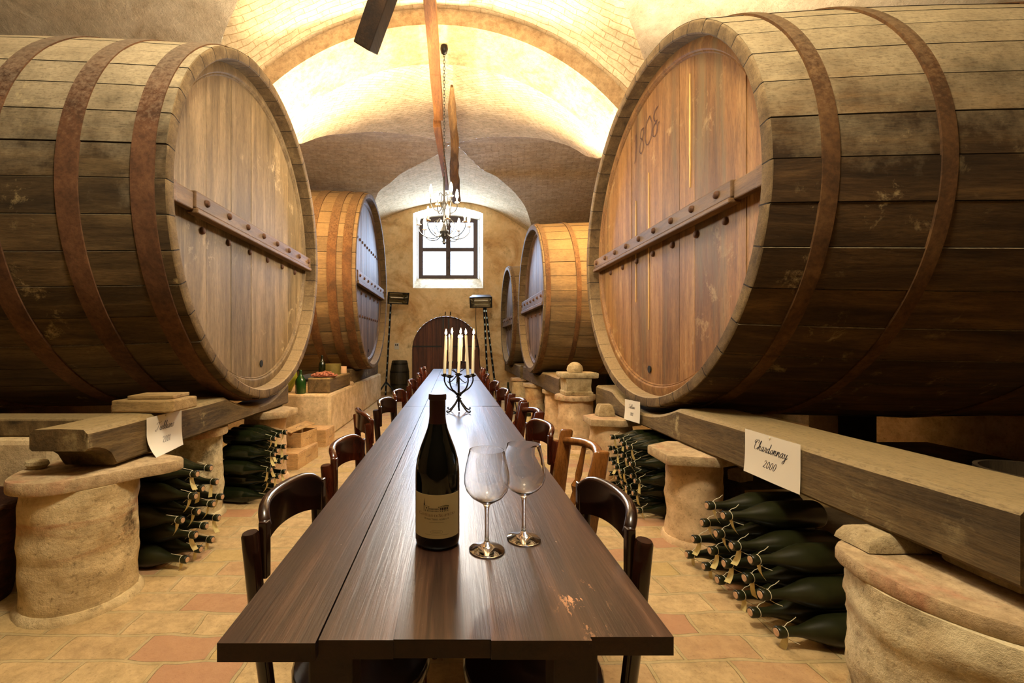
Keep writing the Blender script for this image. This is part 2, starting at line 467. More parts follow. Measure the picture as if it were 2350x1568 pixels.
M['glass_dark'] = simple('dark_green_bottle_glass', '#161b0b', 0.16, 0.0, 0.5, var=0.2)
M['glass_dusty'] = simple('dusty_green_bottle_glass', '#232410', 0.28, 0.0, 0.45, var=0.5, nscale=14)
M['glass_black'] = simple('black_wine_bottle_glass', '#050705', 0.06, 0.0, 0.5)
M['glass_clear_green'] = simple('green_glass', '#1f4519', 0.08, 0.0, 0.6)
M['glass_yellow'] = simple('yellow_green_glass', '#8b8b2a', 0.15, 0.0, 0.6)
M['foil'] = simple('burgundy_foil', '#2c0d08', 0.35, 0.1, 0.5)
M['cork'] = simple('cork', '#c49a72', 0.8, var=0.2, nscale=90)
M['string'] = simple('white_string', '#cfc4a2', 0.8)
M['tagpaper'] = simple('yellowed_tag_card', '#cdb877', 0.75, var=0.12, nscale=30)
M['paper'] = simple('white_paper', '#d9cfba', 0.7)
M['labelpaper'] = simple('cream_label_paper', '#d2bd88', 0.6)
M['ink'] = simple('black_ink', '#15131a', 0.6)
M['ink_red'] = simple('brown_red_ink', '#6a3a26', 0.6)
M['ink_roof'] = simple('olive_ink', '#6b6a20', 0.6)
M['chalk'] = simple('dark_carved_line', '#3a170a', 0.8)
M['filler'] = simple('pale_split_wood', '#e0b463', 0.6, var=0.15)
M['hole'] = simple('dark_hole', '#0a0705', 0.9)
M['wicker'] = wood('dark_wicker', '#2a1a10', '#472b1a', '#603c25', (3, 3, 6), 6.0, 0.7, bump=0.6)
M['straw'] = wood('dry_straw', '#8a6f3c', '#b3945a', '#cdb27a', (5, 5, 5), 8.0, 0.8, bump=0.6)
M['nuts'] = simple('dried_fruit', '#a5654a', 0.7, var=0.5, nscale=60, bump=0.5)
M['tin'] = simple('olive_tin', '#6f6430', 0.45, 0.3, 0.5, var=0.2)
M['cream'] = simple('cream_ceramic', '#e3b98c', 0.5)
M['switch'] = simple('grey_switch_plate', '#c9c1b0', 0.5)
M['switch_dark'] = simple('dark_switch_key', '#4b463c', 0.5)
M['window_wood'] = simple('dark_window_paint', '#3b2620', 0.5, var=0.2)
M['steel'] = simple('brushed_lamp_steel', '#8fa0a0', 0.3, 0.8, 0.5)
M['reflector'] = simple('lamp_reflector', '#c9c2ae', 0.12, 1.0, 0.5)

def glassmat(name, col=(1,1,1,1), rough=0.0, ior=1.45):
    m = bpy.data.materials.new(name); m.use_nodes = True
    nt = m.node_tree; nt.nodes.clear()
    o = nt.nodes.new('ShaderNodeOutputMaterial'); g = nt.nodes.new('ShaderNodeBsdfGlass')
    g.inputs['Color'].default_value = col; g.inputs['Roughness'].default_value = rough; g.inputs['IOR'].default_value = ior
    nt.links.new(g.outputs[0], o.inputs[0])
    return m
M['crystal'] = glassmat('clear_crystal')
def panemat():
    m = bpy.data.materials.new('window_pane'); m.use_nodes = True
    nt = m.node_tree; nt.nodes.clear()
    o = nt.nodes.new('ShaderNodeOutputMaterial')
    a = nt.nodes.new('ShaderNodeBsdfTransparent'); g = nt.nodes.new('ShaderNodeBsdfGlossy'); g.inputs['Roughness'].default_value = 0.05
    mx = nt.nodes.new('ShaderNodeMixShader'); mx.inputs[0].default_value = 0.06
    nt.links.new(a.outputs[0], mx.inputs[1]); nt.links.new(g.outputs[0], mx.inputs[2]); nt.links.new(mx.outputs[0], o.inputs[0])
    return m
M['pane'] = panemat()
def emis(name, col, strength):
    k = NB(name); k.b.inputs['Base Color'].default_value = (*col, 1)
    k.b.inputs['Emission Color'].default_value = (*col, 1); k.b.inputs['Emission Strength'].default_value = strength
    return k.m
M['flame'] = emis('candle_flame', (1.0, 0.70, 0.32), 55.0)
M['bulb'] = emis('lit_bulb', (1.0, 0.86, 0.66), 180.0)
M['bulb_off'] = simple('unlit_frosted_bulb', '#f2ead8', 0.2)
def wax():
    k = NB('candle_wax')
    k.out(S('#fcf0d0'), 0.45)
    k.b.inputs['Subsurface Weight'].default_value = 0.15
    k.b.inputs['Subsurface Radius'].default_value = (0.03, 0.015, 0.006)
    k.b.inputs['Subsurface Scale'].default_value = 0.6
    return k.m
M['wax'] = wax()
# ------------------------------------------------------------------ the room
def lin(a, c, n): return [a+(c-a)*i/n for i in range(n+1)]
XW, YB, YF = 5.3, -2.5, 11.3
b = MB()
b.box((-XW-0.3, YB-0.3, -0.2), (XW+0.3, YF+0.9, 0.0))
structure(b.build('floor', M['floor'], smooth=False))
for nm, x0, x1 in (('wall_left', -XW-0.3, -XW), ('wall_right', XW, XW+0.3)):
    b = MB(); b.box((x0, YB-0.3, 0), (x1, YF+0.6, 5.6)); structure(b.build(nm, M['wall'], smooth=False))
b = MB(); b.box((-XW, YB-0.3, 0), (XW, YB, 5.6)); structure(b.build('wall_back', M['shade_dark'], smooth=False))  # unseen wall, coloured dark so it bounces little light

# far wall with an arched door opening and a splayed window opening
DX, DR, DS = -0.185, 0.865, 1.05          # door centre, radius, springing height
WX0, WX1, WZ0, WZ1 = -1.02, 0.76, 2.63, 4.53
def door_top(x): return DS + math.sqrt(max(DR*DR-(x-DX)**2, 0))
def win_top(x):
    u = (x-(WX0+WX1)/2)/((WX1-WX0)/2)
    return WZ1 + 0.17*(1-u*u)
xs = sorted(set([-XW, XW, WX0, WX1] + [DX-DR+2*DR*i/24 for i in range(25)] + [WX0+(WX1-WX0)*i/12 for i in range(13)]))
b = MB()
for xa, xb in zip(xs[:-1], xs[1:]):
    xm = (xa+xb)/2
    def col(x):
        z = [0.0]
        inD = abs(xm-DX) < DR; inW = WX0 < xm < WX1
        if inD: z = [door_top(x)]
        if inW: z += [WZ0, win_top(x)]
        z.append(5.6)
        return z
    A, B = col(xa), col(xb)
    for i in range(0, len(A), 2):
        b.add([(xa, YF, A[i]), (xb, YF, B[i]), (xb, YF, B[i+1]), (xa, YF, A[i+1])], [(0,1,2,3)])
wall = structure(b.build('wall_far', M['wall_far'], smooth=False, recalc=False))
# door reveal
b = MB()
arc = [(DX-DR, 0.0)] + [(DX-DR*math.cos(PI*i/24), DS+DR*math.sin(PI*i/24)) for i in range(25)] + [(DX+DR, 0.0)]
for (xa, za), (xb, zb) in zip(arc[:-1], arc[1:]):
    b.add([(xa, YF, za), (xb, YF, zb), (xb, YF+0.30, zb), (xa, YF+0.30, za)], [(0,1,2,3)])
structure(b.build('trim_1', M['wall_far'], smooth=True))
# window reveal: splayed sides and a sloping sill
IX0, IX1, IZ0, IZ1 = -0.93, 0.67, 2.93, 4.45
b = MB()
fr = [(WX0, WZ0), (WX1, WZ0)] + [(WX1-(WX1-WX0)*i/12, win_top(WX1-(WX1-WX0)*i/12)) for i in range(13)]
def inner(i):
    if i == 0: return (IX0, IZ0)
    if i == 1: return (IX1, IZ0)
    u = (i-2)/12
    return (IX1-(IX1-IX0)*u, IZ1+0.10*(1-(2*u-1)**2))
n = len(fr)
for i in range(n):
    j = (i+1) % n
    a0, a1 = fr[i], fr[j]; c0, c1 = inner(i), inner(j)
    b.add([(a0[0], YF, a0[1]), (a1[0], YF, a1[1]), (c1[0], YF+0.34, c1[1]), (c0[0], YF+0.34, c0[1])], [(0,1,2,3)])
structure(b.build('trim_2', M['reveal'], smooth=False))

# window: frame, cross bars, four panes
wr = thing('window_1', 'dark painted four-pane window in the deep white reveal above the arched door', 'window', (-0.13, YF+0.36, IZ0))
wr['kind'] = 'structure'
FX0, FX1, FZ0, FZ1 = -0.78, 0.78, -0.04, 1.66
b = MB()
t = 0.125
b.box((FX0, -0.03, FZ0), (FX0+t, 0.03, FZ1)); b.box((FX1-t, -0.03, FZ0), (FX1, 0.03, FZ1))
b.box((FX0+t, -0.03, FZ0), (FX1-t, 0.03, FZ0+t)); b.box((FX0+t, -0.03, FZ1-0.2), (FX1-t, 0.03, FZ1))
b.build('window_frame', M['window_wood'], wr, smooth=False, bevel=0.006)
b = MB()
b.box((-0.062, -0.028, FZ0+t), (0.062, 0.028, FZ1-0.2)); b.box((FX0+t, -0.026, 0.70), (-0.055, 0.026, 0.80)); b.box((0.055, -0.026, 0.70), (FX1-t, 0.026, 0.80))
b.build('cross_bar', M['window_wood'], wr, smooth=False)
for x0, x1 in ((FX0+t, -0.055), (0.055, FX1-t)):
    for z0, z1 in ((FZ0+t, 0.70), (0.80, FZ1-0.2)):
        b = MB(); b.box((x0, 0.004, z0), (x1, 0.010, z1)); b.build('window_pane', M['pane'], wr, smooth=False)
b = MB()
for z in (0.25, 0.5): b.box((-0.012, -0.045, z), (0.012, -0.03, z+0.06))
b.build('latch', M['iron'], wr, smooth=False)

# door: two leaves of vertical boards under the arch
dr = thing('door_1', 'red-brown arched plank double door in the far ochre wall', 'door', (DX, YF+0.16, 0))
dr['kind'] = 'structure'
for s in (-1, 1):
    b = MB(); r = DR+0.004; npl = 5
    for k in range(npl):
        xa = s*(0.006+(r-0.006)*k/npl); xb = s*(0.006+(r-0.006)*(k+1)/npl)-s*0.005
        if xa > xb: xa, xb = xb, xa
        P = [xa+(xb-xa)*i/4 for i in range(5)]
        poly = [(xa, 0.01), (xb, 0.01)] + [(x, DS+math.sqrt(max(r*r-x*x, 0))) for x in P[::-1]]
        b.prism(poly, -0.03, 0.03, tint=random.random(), M=R(PI/2, 'X'))
    b.build('door_leaf', M['door'], dr, smooth=False)
    b = MB(); b.prism([(-s*0.006, 0.01), (s*r, 0.01)]+[(s*x, DS+math.sqrt(max(r*r-x*x, 0))) for x in lin(r, -0.006, 16)], -0.05, -0.032, tint=0.2, M=R(PI/2, 'X')); b.build('back_board', M['door'], dr, smooth=False)
    b = MB(); b.box((min(s*0.10, s*0.88), -0.045, 1.13), (max(s*0.10, s*0.88), -0.031, 1.165)); b.build('strap_hinge', M['iron'], dr, smooth=False)
    b = MB(); b.lathe([(0.0, -0.04), (0.02, -0.04), (0.02, 0.04), (0.0, 0.04)], 10, M=T(s*0.875, -0.05, 1.15)); b.build('hinge_pin', M['iron'], dr)
    b = MB(); b.box((s*0.07-0.02, -0.05, 1.60), (s*0.07+0.02, -0.031, 1.88)); b.build('door_bolt', M['iron'], dr, smooth=False)
# two small hooks over the door
for x, lab in ((-0.20, 'left of the two iron hooks just above the crown of the arched door'), (-0.07, 'right of the two iron hooks just above the crown of the arched door')):
    b = MB(); b.tube([(x, YF, 1.95), (x, YF-0.03, 1.95), (x, YF-0.04, 1.99), (x, YF-0.02, 2.02), (x, YF-0.01, 2.0)], 0.012, 8)
    tag(b.build('wall_hook', M['iron']), lab, 'hook', 'hooks over the door')

# ---- vaults
AX, AZ, AR = -0.2, 1.95, 2.40
AY0, AY1 = 4.37, 4.99
def za(x, off=0.0):
    d = abs(x-AX); r = AR+off
    dk = 1.75+off*0.6
    if d < dk: return AZ+math.sqrt(r*r-d*d)
    return max(3.43+off, AZ+math.sqrt(r*r-dk*dk)-1.05*(d-dk))
NGY = [(-2.10,5.02),(-1.93,5.64),(-1.80,6.08),(-1.55,6.53),(-1.19,6.83),(-0.92,7.05),(-0.5,7.33),(0.0,7.58),(0.46,7.31),(0.975,7.056),(1.37,6.81),(1.71,6.5),(1.97,6.09),(2.15,5.02)]
NGZ = [(-2.10,3.50),(-1.93,3.75),(-1.80,4.05),(-1.55,4.30),(-1.19,4.47),(-0.92,4.55),(-0.5,4.62),(0.0,4.64),(0.46,4.60),(0.975,4.50),(1.37,4.35),(1.71,4.10),(1.97,3.75),(2.15,3.50)]
FGY = [(-2.10,11.2),(-1.62,9.43),(-1.24,8.92),(-1.03,8.66),(-0.28,8.0),(0.0,7.62),(0.28,8.12),(0.54,8.56),(0.9,8.82),(1.59,9.92),(2.05,11.2)]
FGZ = [(-2.10,4.10),(-1.62,4.36),(-1.24,4.46),(-1.03,4.52),(-0.28,4.62),(0.0,4.64),(0.28,4.63),(0.54,4.58),(0.9,4.5),(1.59,4.3),(2.05,3.92)]
LUN = [(-2.3,4.08),(-1.88,4.33),(-1.2,4.62),(-0.6,4.77),(-0.05,4.82),(0.6,4.75),(1.2,4.53),(1.94,4.05),(2.2,3.85)]
bay = MB()
NXS = 44
def cell(xs_, y0f, z0f, y1f, z1f, mi, diag=0.0, nv=10):
    al = [0.0]
    for a, c in zip(xs_[:-1], xs_[1:]): al.append(al[-1]+math.hypot(c-a, z1f(c)-z1f(a)))
    V = []; U = []
    for i, x in enumerate(xs_):
        for j in range(nv+1):
            v = j/nv
            y = y0f(x)*(1-v)+y1f(x)*v; z = z0f(x)*(1-v)+z1f(x)*v
            V.append((x, y, z))
            u0, v0 = al[i]-al[-1]/2, y
            if diag:
                s = 1 if x > 0 else -1
                ca, sa = math.cos(diag*s), math.sin(diag*s)
                u0, v0 = u0*ca-v0*sa, u0*sa+v0*ca
            U.append((u0, v0))
    F = [(i*(nv+1)+j, (i+1)*(nv+1)+j, (i+1)*(nv+1)+j+1, i*(nv+1)+j+1) for i in range(len(xs_)-1) for j in range(nv)]
    bay.add(V, F, mi, 0.5, U)
# bay beyond the arch: front cell, far cell
xs1 = lin(-2.10, 2.15, 48)
cell([x for x in xs1 if x <= 0]+[0.0], lambda x: curve(NGY, x), lambda x: curve(NGZ, x), lambda x: AY1, lambda x: za(x)+0.04, 0, 0.6)
cell([0.0]+[x for x in xs1 if x > 0], lambda x: curve(NGY, x), lambda x: curve(NGZ, x), lambda x: AY1, lambda x: za(x)+0.04, 0, 0.6)
cell(lin(-2.10, 2.05, 48), lambda x: curve(FGY, x), lambda x: curve(FGZ, x), lambda x: YF, lambda x: curve(LUN, x), 0, 0.0)
def side(s, prof, mi, rot=0.14, split=None, mi2=None, drop=0.0):
    al = [0.0]
    for p, q in zip(prof[:-1], prof[1:]): al.append(al[-1]+math.dist(p, q))
    steps = [0, 0.15, 0.3, 0.5, 0.75, 1.0]
    V = []; U = []; xe = s*(XW+0.1)
    for (x, y, z), a in zip(prof, al):
        for q in steps:
            xx = x+(xe-x)*q
            V.append((xx, y, z-drop*q)); ca, sa = math.cos(rot*s), math.sin(rot*s)
            U.append((xx*ca-a*sa, xx*sa+a*ca))
    m = len(steps)
    F = []; 
    for i in range(len(prof)-1):
        for j in range(m-1):
            F.append((i*m+j, (i+1)*m+j, (i+1)*m+j+1, i*m+j+1))
    bay.add(V, F, mi, 0.5, U)
for s in (-1, 1):
    e0 = -2.10 if s < 0 else 2.15; e1 = -2.10 if s < 0 else 2.05
    prof = [(x, curve(NGY, x), curve(NGZ, x)) for x in lin(e0, 0, 24)] + [(x, curve(FGY, x), curve(FGZ, x)) for x in lin(0, e1, 24)]
    prof = [prof[0][:1]+(AY1-0.02,)+prof[0][2:]] + prof + [(prof[-1][0], YF+0.1, prof[-1][2])]
    side(s, prof, 1)
# bay over the camera
AGY = [(-2.30,4.36),(-2.12,4.04),(-1.80,3.72),(-1.3,3.0),(-0.6,2.0),(0,1.2),(0.5,2.0),(1.0,3.0),(1.4,3.70),(1.74,4.08),(2.0,4.36)]
AGZ = [(-2.30,3.56),(-2.12,3.90),(-1.80,4.10),(-1.3,4.38),(-0.6,4.62),(0,4.70),(0.5,4.62),(1.0,4.38),(1.4,4.12),(1.74,3.85),(2.0,3.56)]
xsA = lin(-2.30, 2.0, 48)
cell(xsA, lambda x: curve(AGY, x), lambda x: curve(AGZ, x), lambda x: AY0+0.02, lambda x: za(x, 0.156), 0, 0.0)
mir = lambda y: 1.2-(y-1.2)*1.17
cell(xsA, lambda x: mir(curve(AGY, x)), lambda x: curve(AGZ, x), lambda x: YB, lambda x: za(x, 0.156), 0, 0.0)
for s in (-1, 1):
    e0 = -2.30 if s < 0 else 2.0
    half = [(x, curve(AGY, x), curve(AGZ, x)) for x in lin(e0, 0, 30)]
    prof = half + [(x, mir(y), z) for x, y, z in half[::-1][1:]]
    prof = [(prof[0][0], AY0+0.02, prof[0][2])] + prof + [(prof[-1][0], YB-0.1, prof[-1][2])]
    side(s, prof, 2)
structure(bay.build('ceiling', [M['brick_vault'], M['brick_side'], M['plaster_vault']], smooth=True, recalc=False, angle=35))
# smooth lighter patch of plaster at the outer end of the east vault
# transverse arch
b = MB()
xa = [-XW-0.1] + [AX-2.6+5.2*i/64 for i in range(65)] + [XW+0.1]
for x0, x1 in zip(xa[:-1], xa[1:]):
    for (ya, yb, z0, z1, z2, z3) in (
        (AY0, AY0, za(x0), za(x1), 5.6, 5.6), (AY1, AY1, za(x0), za(x1), 5.6, 5.6)):
        b.add([(x0, ya, z0), (x1, ya, z1), (x1, yb, z3), (x0, yb, z2)], [(0,1,2,3)])
    b.add([(x0, AY0, za(x0)), (x1, AY0, za(x1)), (x1, AY1, za(x1)), (x0, AY1, za(x0))], [(0,1,2,3)])
structure(b.build('trim_3', M['arch'], smooth=True, recalc=False, angle=35))

# ------------------------------------------------------------------ masonry supports
def pillar(label, x, y, r, h, slabpoly=None, mat='pillar_a', slabmat='slab', wob=0.012, plinth=None, group='round masonry pillars under the casks', slab_t=0.055, flare=0.0):
    t = thing('masonry_pillar', label, 'pillar', (x, y, 0), group=group, kind='thing')
    seg, nzs = 40, 22
    rings = []
    for i in range(nzs+1):
        z = h*i/nzs; ring = []
        for j in range(seg):
            a = 2*PI*j/seg
            rr = r*(1+flare*(1-i/nzs)**3) + wob*nz(x*7+math.cos(a)*1.6, y*3+math.sin(a)*1.6, z*9) + wob*0.45*nz(3.3, 8.1+x, z*16) + wob*0.35*nz(x*9+math.cos(a)*5, y*3+math.sin(a)*5, z*26)
            ring.append((rr*math.cos(a), rr*math.sin(a), z))
        rings.append(ring)
    b = MB(); b.loft(rings); b.build('shaft', M[mat], t, angle=60)
    z0 = h
    if slabpoly is None:
        slabpoly = [(r*1.18*math.cos(2*PI*j/28)*(1+0.05*nz(j, x, 1)), r*1.18*math.sin(2*PI*j/28)*(1+0.05*nz(j, x, 5))) for j in range(28)]
    b = MB()
    n = len(slabpoly)
    ringz = [(z0, 0.985), (z0+0.008, 1.0), (z0+slab_t-0.01, 1.0), (z0+slab_t, 0.985)]
    b.loft([[(px*s, py*s, z+0.006*nz(px*5, py*5, x)) for px, py in slabpoly] for z, s in ringz])
    b.build('cap_slab', M[slabmat], t, angle=50)
    if plinth:
        b = MB(); b.loft([[(plinth*s*math.cos(2*PI*j/32)*(1+0.07*nz(j*0.4, x, 3)), plinth*s*math.sin(2*PI*j/32)*(1+0.07*nz(j*0.4, x, 3)), z) for j in range(32)] for z, s in ((0.0, 1.0), (0.02, 0.98), (0.035, 0.93))])
        b.build('plinth', M[mat], t, angle=50)
    return t
def dshape(pts, n=5):
    P = catmull(pts+[pts[0]], n)[:-1]
    return P
P1 = dshape([(-0.25,0.12),(-0.24,-0.06),(-0.14,-0.23),(0.03,-0.255),(0.16,-0.15),(0.27,0.02),(0.36,0.14),(0.34,0.22),(0.10,0.30),(-0.15,0.28)])
pillar('wide limewashed pillar nearest on the left, rounded front, under the carved beam end', -1.77, 2.12, 0.222, 0.562, P1, 'pillar_a', wob=0.012, plinth=0.243)
pillar('second pillar from the camera on the left, between the two bottle stacks', -1.83, 3.145, 0.180, 0.565, None, 'pillar_b', plinth=0.20)
P3 = [(-0.22,-0.2),(0.10,-0.24),(0.24,-0.14),(0.25,0.12),(0.08,0.24),(-0.2,0.22)]
pillar('left pillar beside the pale wooden wine boxes, with a square tile cap', -1.69, 4.0, 0.175, 0.565, P3, 'pillar_c', plinth=0.20)
PR1 = dshape([(-0.36,0.10),(-0.33,-0.10),(-0.20,-0.28),(0.05,-0.37),(0.30,-0.30),(0.42,-0.05),(0.40,0.25),(0.05,0.36),(-0.28,0.28)])
pillar('large rough pillar at the right front with crumbling brick rim', 1.61, 1.335, 0.322, 0.455, [(x*0.88, y*0.88) for x, y in PR1], 'pillar_b', 'slab', wob=0.02, slab_t=0.05)
PR2 = [(-0.24,-0.16),(0.02,-0.24),(0.22,-0.16),(0.23,0.18),(-0.05,0.23),(-0.23,0.12)]
pillar('slender grey stained pillar between the two bottle stacks on the right', 1.485, 2.75, 0.157, 0.505, PR2, 'pillar_c', plinth=0.185)
pillar('pink plastered pillar on the right beneath the slanted paper sheet', 1.41, 3.97, 0.178, 0.505, [(p[0]*0.95, p[1]*0.95) for p in PR2], 'pillar_c', plinth=0.20)
pillar('right pillar carrying the pile of three pale carved stones', 1.40, 5.10, 0.195, 0.575, None, 'pillar_c', plinth=0.24)
pillar('smooth plain pillar just behind the pillar with the carved stones', 1.52, 6.45, 0.19, 0.50, None, 'pillar_c')
pillar('round coursed brick pillar on the right with a small tile on top', 1.36, 7.4, 0.165, 0.50, None, 'pillar_a')
pillar('narrow pillar farthest along the right row, near the far wall', 1.30, 8.6, 0.16, 0.50, None, 'pillar_a')

b = MB(); b.box((-3.2, 5.78, 0), (-1.60, 9.85, 0.555))
o = b.build('masonry_plinth', M['masonry'], smooth=False, bevel=0.03); tag(o, 'long plastered masonry plinth under the second cask on the left', 'plinth', kind='thing')
b = MB(); b.box((-3.3, 2.36, 0), (-2.13, 3.0, 0.70))
o = b.build('masonry_block', M['masonry'], smooth=False, bevel=0.03); tag(o, 'plastered masonry block behind the nearest left pillar and wicker basket', 'block', kind='thing')
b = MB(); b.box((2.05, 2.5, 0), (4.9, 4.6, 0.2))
o = b.build('masonry_ledge', M['shade_dark'], smooth=False, bevel=0.03); tag(o, 'low dark ledge on the floor under the big right cask', 'ledge', kind='thing')  # dark colour stands in for the shade below the cask

# rear supports of the casks, shade put into their dark colour
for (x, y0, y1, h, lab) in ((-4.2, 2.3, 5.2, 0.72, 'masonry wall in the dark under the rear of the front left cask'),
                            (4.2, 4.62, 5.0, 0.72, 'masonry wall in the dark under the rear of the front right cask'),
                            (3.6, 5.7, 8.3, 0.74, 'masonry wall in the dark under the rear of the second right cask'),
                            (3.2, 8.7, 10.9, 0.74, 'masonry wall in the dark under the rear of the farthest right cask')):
    b = MB(); b.box((x-0.2, y0, 0), (x+0.2, y1, 0.60)); o = b.build('support_wall', M['shade_dark'], smooth=False); tag(o, lab, 'support wall', kind='thing')

# ------------------------------------------------------------------ support beams (notched under the cask)
def beam(label, x0, x1, y0, y1, z0, z1, cask=None, ogee=False, name='support_beam', mat='beam_wood', jit=0.010, ny=70):
    rings = []
    cx = (x0+x1)/2
    ys = lin(y0, y1, ny)
    for y in ys:
        zt = z1 + jit*0.8*nz(y*2.2, cx, 3)
        if cask:
            yc, zc, a, c_ = cask
            d = abs(y-yc)/a
            if d < 1: zt = min(zt, zc-c_*math.sqrt(1-d*d)-0.004)
        zb = z0
        if ogee and y < y0+0.16:
            u = (y-y0)/0.16
            zb = z0+(z1-z0)*0.52*(1-u*u)**0.5
        if zt < zb+0.03: zt = zb+0.03
        j0 = jit*nz(y*1.7, cx, 9); j1 = jit*nz(y*1.7, cx, 19)
        ch = 0.012
        rings.append([(x0+ch+j0, y, zb), (x1-ch+j1, y, zb), (x1+j1, y, zb+ch), (x1+j1+0.004*nz(y*4, 2, 1), y, zt-ch*1.6), (x1-ch*1.6+j1, y, zt), ((x0+x1)/2, y, zt+0.004), (x0+ch*1.6+j0, y, zt), (x0+j0, y, zt-ch*1.6), (x0+j0, y, zb+ch)])
    b = MB(); b.loft(rings)
    o = b.build(name, M[mat], smooth=True, angle=40)
    return tag(o, label, 'beam', kind='thing')
LZ = 2.097; RZ = 2.077
beam('thick weathered beam with carved end, under the front left cask', -1.86, -1.60, 1.95, 4.32, 0.632, 0.832, (3.728, LZ, 1.40, 1.392), True)
beam('massive weathered beam under the front right cask, cracked near end', 1.48, 1.86, 1.16, 4.62, 0.565, 0.778, (3.54, RZ, 1.51, 1.408))
beam('beam on the long plastered plinth under the second left cask', -2.0, -1.66, 7.25, 9.8, 0.555, 0.80, (7.84, 2.285, 1.545, 1.545))
beam('short beam crossing under the second right cask behind the carved stones', 1.30, 1.66, 5.45, 8.25, 0.56, 0.80, (7.0, 1.907, 1.19, 1.19))
beam('beam under the farthest right cask near the far wall', 1.27, 1.62, 8.40, 10.95, 0.56, 0.80, (9.8, 1.827, 1.12, 1.12))
b = MB(); b.box((-4.0, 2.42, 0.70), (-1.875, 2.62, 0.80)); tag(b.build('cross_timber', M['beam_wood'], smooth=False, bevel=0.012), 'pale cross timber running left from the carved beam end', 'timber', kind='thing')
b = MB(); b.box((-1.93, 5.88, 0.555), (-1.63, 7.05, 0.757)); tag(b.build('timber_block', M['beam_wood'], smooth=False, bevel=0.02), 'cracked timber block on the left plinth carrying the plate and tin', 'timber', kind='thing')
b = MB()
b.loft([[(-0.165,-0.11,z),(0.13,-0.125,z),(0.165,-0.10,z),(0.165,0.125,z),(-0.15,0.125,z)] for z in (0, 0.012, 0.055, 0.065)])
o = b.build('sawn_block', M['blockwood'], smooth=False, bevel=0.008); o.location = (-1.675, 2.50, 0.838); tag(o, 'pale sawn wood block lying on the left beam above the Trebbiano sheet', 'wood block')
b = MB(); b.box((-0.13,-0.09,0), (0.11,0.09,0.02)); o = b.build('thin_board', M['blockwood'], smooth=False, bevel=0.004); o.location = (-1.66, 2.53, 0.904); o.rotation_euler = (0,0,0.1); tag(o, 'thin board on top of the pale sawn block on the left beam', 'board')
